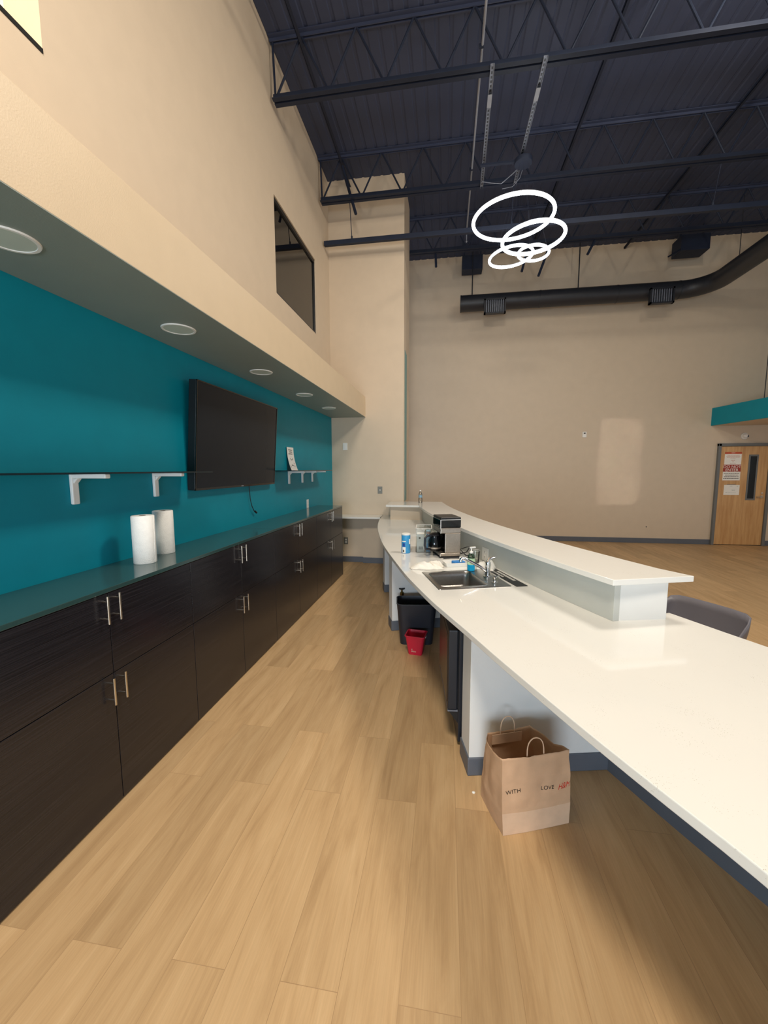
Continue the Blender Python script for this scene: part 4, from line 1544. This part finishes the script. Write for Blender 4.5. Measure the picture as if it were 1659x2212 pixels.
# ------------------------------------------------------------------ kraft paper bag
BA = math.atan2(0.34294, 0.93936)
t = thing('paper_bag', 'open brown kraft paper shopping bag with WITH LOVE lettering on the floor', 'bag', (0.282, 1.718, 0), BA)
BW, BD = 0.335, 0.235
# perimeter control: (u, v) at floor and top with top heights, counter-clockwise from near left
per_b = [(0, 0), (BW * 0.33, -0.003), (BW * 0.66, -0.002), (BW, 0), (BW + 0.002, BD * 0.5), (BW - 0.01, BD), (BW * 0.66, BD), (BW * 0.33, BD), (0.0, BD), (-0.004, BD * 0.5)]
per_t = [(-0.016, 0.0, 0.380), (0.10, -0.008, 0.376), (0.20, -0.006, 0.374), (0.325, 0.004, 0.371), (0.338, 0.11, 0.325), (0.262, 0.235, 0.345), (0.185, 0.242, 0.334), (0.105, 0.247, 0.327), (0.030, 0.245, 0.333), (-0.034, 0.13, 0.345)]


def cr(vals, t_):
    n = len(vals)
    i = int(math.floor(t_)) % n
    f = t_ - math.floor(t_)
    return tuple(a * (1 - f) + b * f for a, b in zip(vals[i], vals[(i + 1) % n]))


mb = MB()
NP, NZ = 80, 34
vs = []
for j_ in range(NZ + 1):
    s = j_ / NZ
    for k in range(NP):
        tt = k * 10 / NP
        pb = cr(per_b, tt)
        pt = cr(per_t, tt)
        bul = math.sin(PI * min(1, s * 1.1)) * 0.006
        u = pb[0] * (1 - s) + pt[0] * s
        v_ = pb[1] * (1 - s) + pt[1] * s
        z = pt[2] * s
        cx0, cy0 = BW / 2, BD / 2
        dv = Vector((u - cx0, v_ - cy0))
        dv.normalize()
        wr = noise.noise((u * 14, v_ * 14, z * 9)) * 0.006 * min(1, s * 3) + noise.noise((u * 30, v_ * 30, z * 26)) * 0.002 * min(1, s * 3)
        # gusset fold on the two narrow sides
        if 3.6 < tt < 4.4 or tt > 8.6:
            c = 4.0 if tt < 5 else 9.0
            g = max(0, 1 - abs(tt - c) / 0.45)
            wr -= g * 0.022 * s
        flap = 0.0015 if z < 0.112 else 0.0
        u += dv.x * (bul + wr + flap)
        v_ += dv.y * (bul + wr + flap)
        if s > 0.96:
            z += 0.004 * noise.noise((u * 40, v_ * 40, 3))
        vs.append((u, v_, z + 0.001))
ik, il = mb.mi(M['kraft']), mb.mi(M['kraft_light'])
bvs = [mb.b.verts.new(p) for p in vs]
for j_ in range(NZ):
    for k in range(NP):
        a, b_ = j_ * NP + k, j_ * NP + (k + 1) % NP
        f = mb.b.faces.new([bvs[a], bvs[b_], bvs[b_ + NP], bvs[a + NP]])
        tt = k * 10 / NP
        f.material_index = il if (j_ < NZ * 0.285 and tt < 3.05) else ik
f = mb.b.faces.new([bvs[k] for k in range(NP)][::-1])
body = mb.build('bag_body', None, t)
for p in body.data.polygons:
    p.use_smooth = True
body.data.set_sharp_from_angle(angle=math.radians(28))
so = body.modifiers.new('thick', 'SOLIDIFY')
so.thickness = 0.0012
so.offset = -1


def handle_pts(u0, u1, v0, z0, h, lean):
    pts = []
    for k in range(17):
        a = PI * k / 16
        uu = (u0 + u1) / 2 - (u1 - u0) / 2 * math.cos(a)
        hh = h * (math.sin(a) ** 0.6)
        pts.append((uu, v0 + lean * hh, z0 + hh))
    return [(u0, v0, z0 - 0.03)] + pts + [(u1, v0, z0 - 0.03)]


mb = MB()
mb.tube(handle_pts(0.108, 0.192, 0.004, 0.37, 0.083, 0.06), 0.0026, 8)
mb.build('handle', M['kraft_light'], t, smooth=True)
mb = MB()
mb.tube(handle_pts(0.100, 0.178, 0.2365, 0.322, 0.088, 0.03), 0.0030, 8)
mb.build('handle', M['kraft_light'], t, smooth=True)
B(0.05, 0.215, 0.2275, 0.2305, 0.275, 0.326).build('handle_patch', M['kraft_light'], t)
# printed lettering on the near face
for (body_, u, z, sz, rot, m_, xs, shr) in (('WITH', 0.004, 0.206, 0.0275, 0.10, 'ink', 1.0, 0.0), ('LOVE', 0.177, 0.2035, 0.0265, -0.02, 'ink', 1.02, 0.0), ('H&M', 0.263, 0.190, 0.0385, 0.06, 'red_ink', 0.8, 0.42)):
    mx = Matrix.Translation((u, -0.0145, z)) @ Matrix.Rotation(PI / 2, 4, 'X') @ Matrix.Rotation(rot, 4, 'Z')
    to = text_mesh('lettering', body_, sz, M[m_], t, mx, 0.0003, 'LEFT', xs, shr)
    sw = to.modifiers.new('wrap', 'SHRINKWRAP')
    sw.target = body
    sw.wrap_method = 'PROJECT'
    sw.use_project_y = True
    sw.use_positive_direction = True
    sw.use_negative_direction = True
    sw.offset = 0.0008

# ------------------------------------------------------------------ chair beyond the bar
CA = math.atan2(0.25, 0.44)
t = thing('shell_chair', 'grey moulded shell chair with chrome legs on the far side of the bar', 'chair', (1.60, 2.83, 0), CA)
# local frame: -x faces the bar, back at +x
# plan of the tub: left arm front, round the back, right arm front
tub = [(-0.06, -0.245), (0.06, -0.255), (0.15, -0.258), (0.195, -0.245), (0.222, -0.205), (0.232, -0.12), (0.236, 0.0), (0.232, 0.12), (0.222, 0.205), (0.195, 0.245), (0.15, 0.258), (0.06, 0.255), (-0.06, 0.245)]
rim = [0.545, 0.625, 0.71, 0.742, 0.752, 0.755, 0.755, 0.755, 0.752, 0.742, 0.71, 0.625, 0.545]
vs = []
nv = 8
for i in range(nv + 1):
    f = i / nv
    for (px, py), rz_ in zip(tub, rim):
        k = 0.70 + 0.30 * math.sin(f * PI / 2)
        vs.append((px * k if px > 0 else px, py * k, 0.455 + (rz_ - 0.455) * (1 - math.cos(f * PI / 2)) ** 0.9))
m_ = len(tub)
mb = MB()
mb.faces(vs, [(i * m_ + k, i * m_ + k + 1, (i + 1) * m_ + k + 1, (i + 1) * m_ + k) for i in range(nv) for k in range(m_ - 1)])
seat = [(px * 0.70 if px > 0 else px, py * 0.70, 0.455) for px, py in tub]
fr = [(-0.20, 0.16, 0.452), (-0.215, 0.0, 0.450), (-0.20, -0.16, 0.452)]
mb.faces(seat + fr, [tuple(range(m_ + 3))])
sh = mb.build('shell', M['grey_shell'], t, smooth=True)
so = sh.modifiers.new('thick', 'SOLIDIFY')
so.thickness = 0.009
for (x_, y_) in ((-0.2, -0.21), (-0.2, 0.21), (0.22, -0.23), (0.22, 0.23)):
    mb = MB()
    mb.tube([(x_ * 0.7, y_ * 0.75, 0.442), (x_ * 0.95, y_ * 0.98, 0.40), (x_ * 1.1, y_ * 1.1, 0.0)], 0.010, 10)
    mb.build('leg', M['chrome'], t, smooth=True)
mb = MB()
mb.box(-0.15, 0.16, -0.16, 0.16, 0.425, 0.437)
mb.build('seat_plate', M['black'], t)
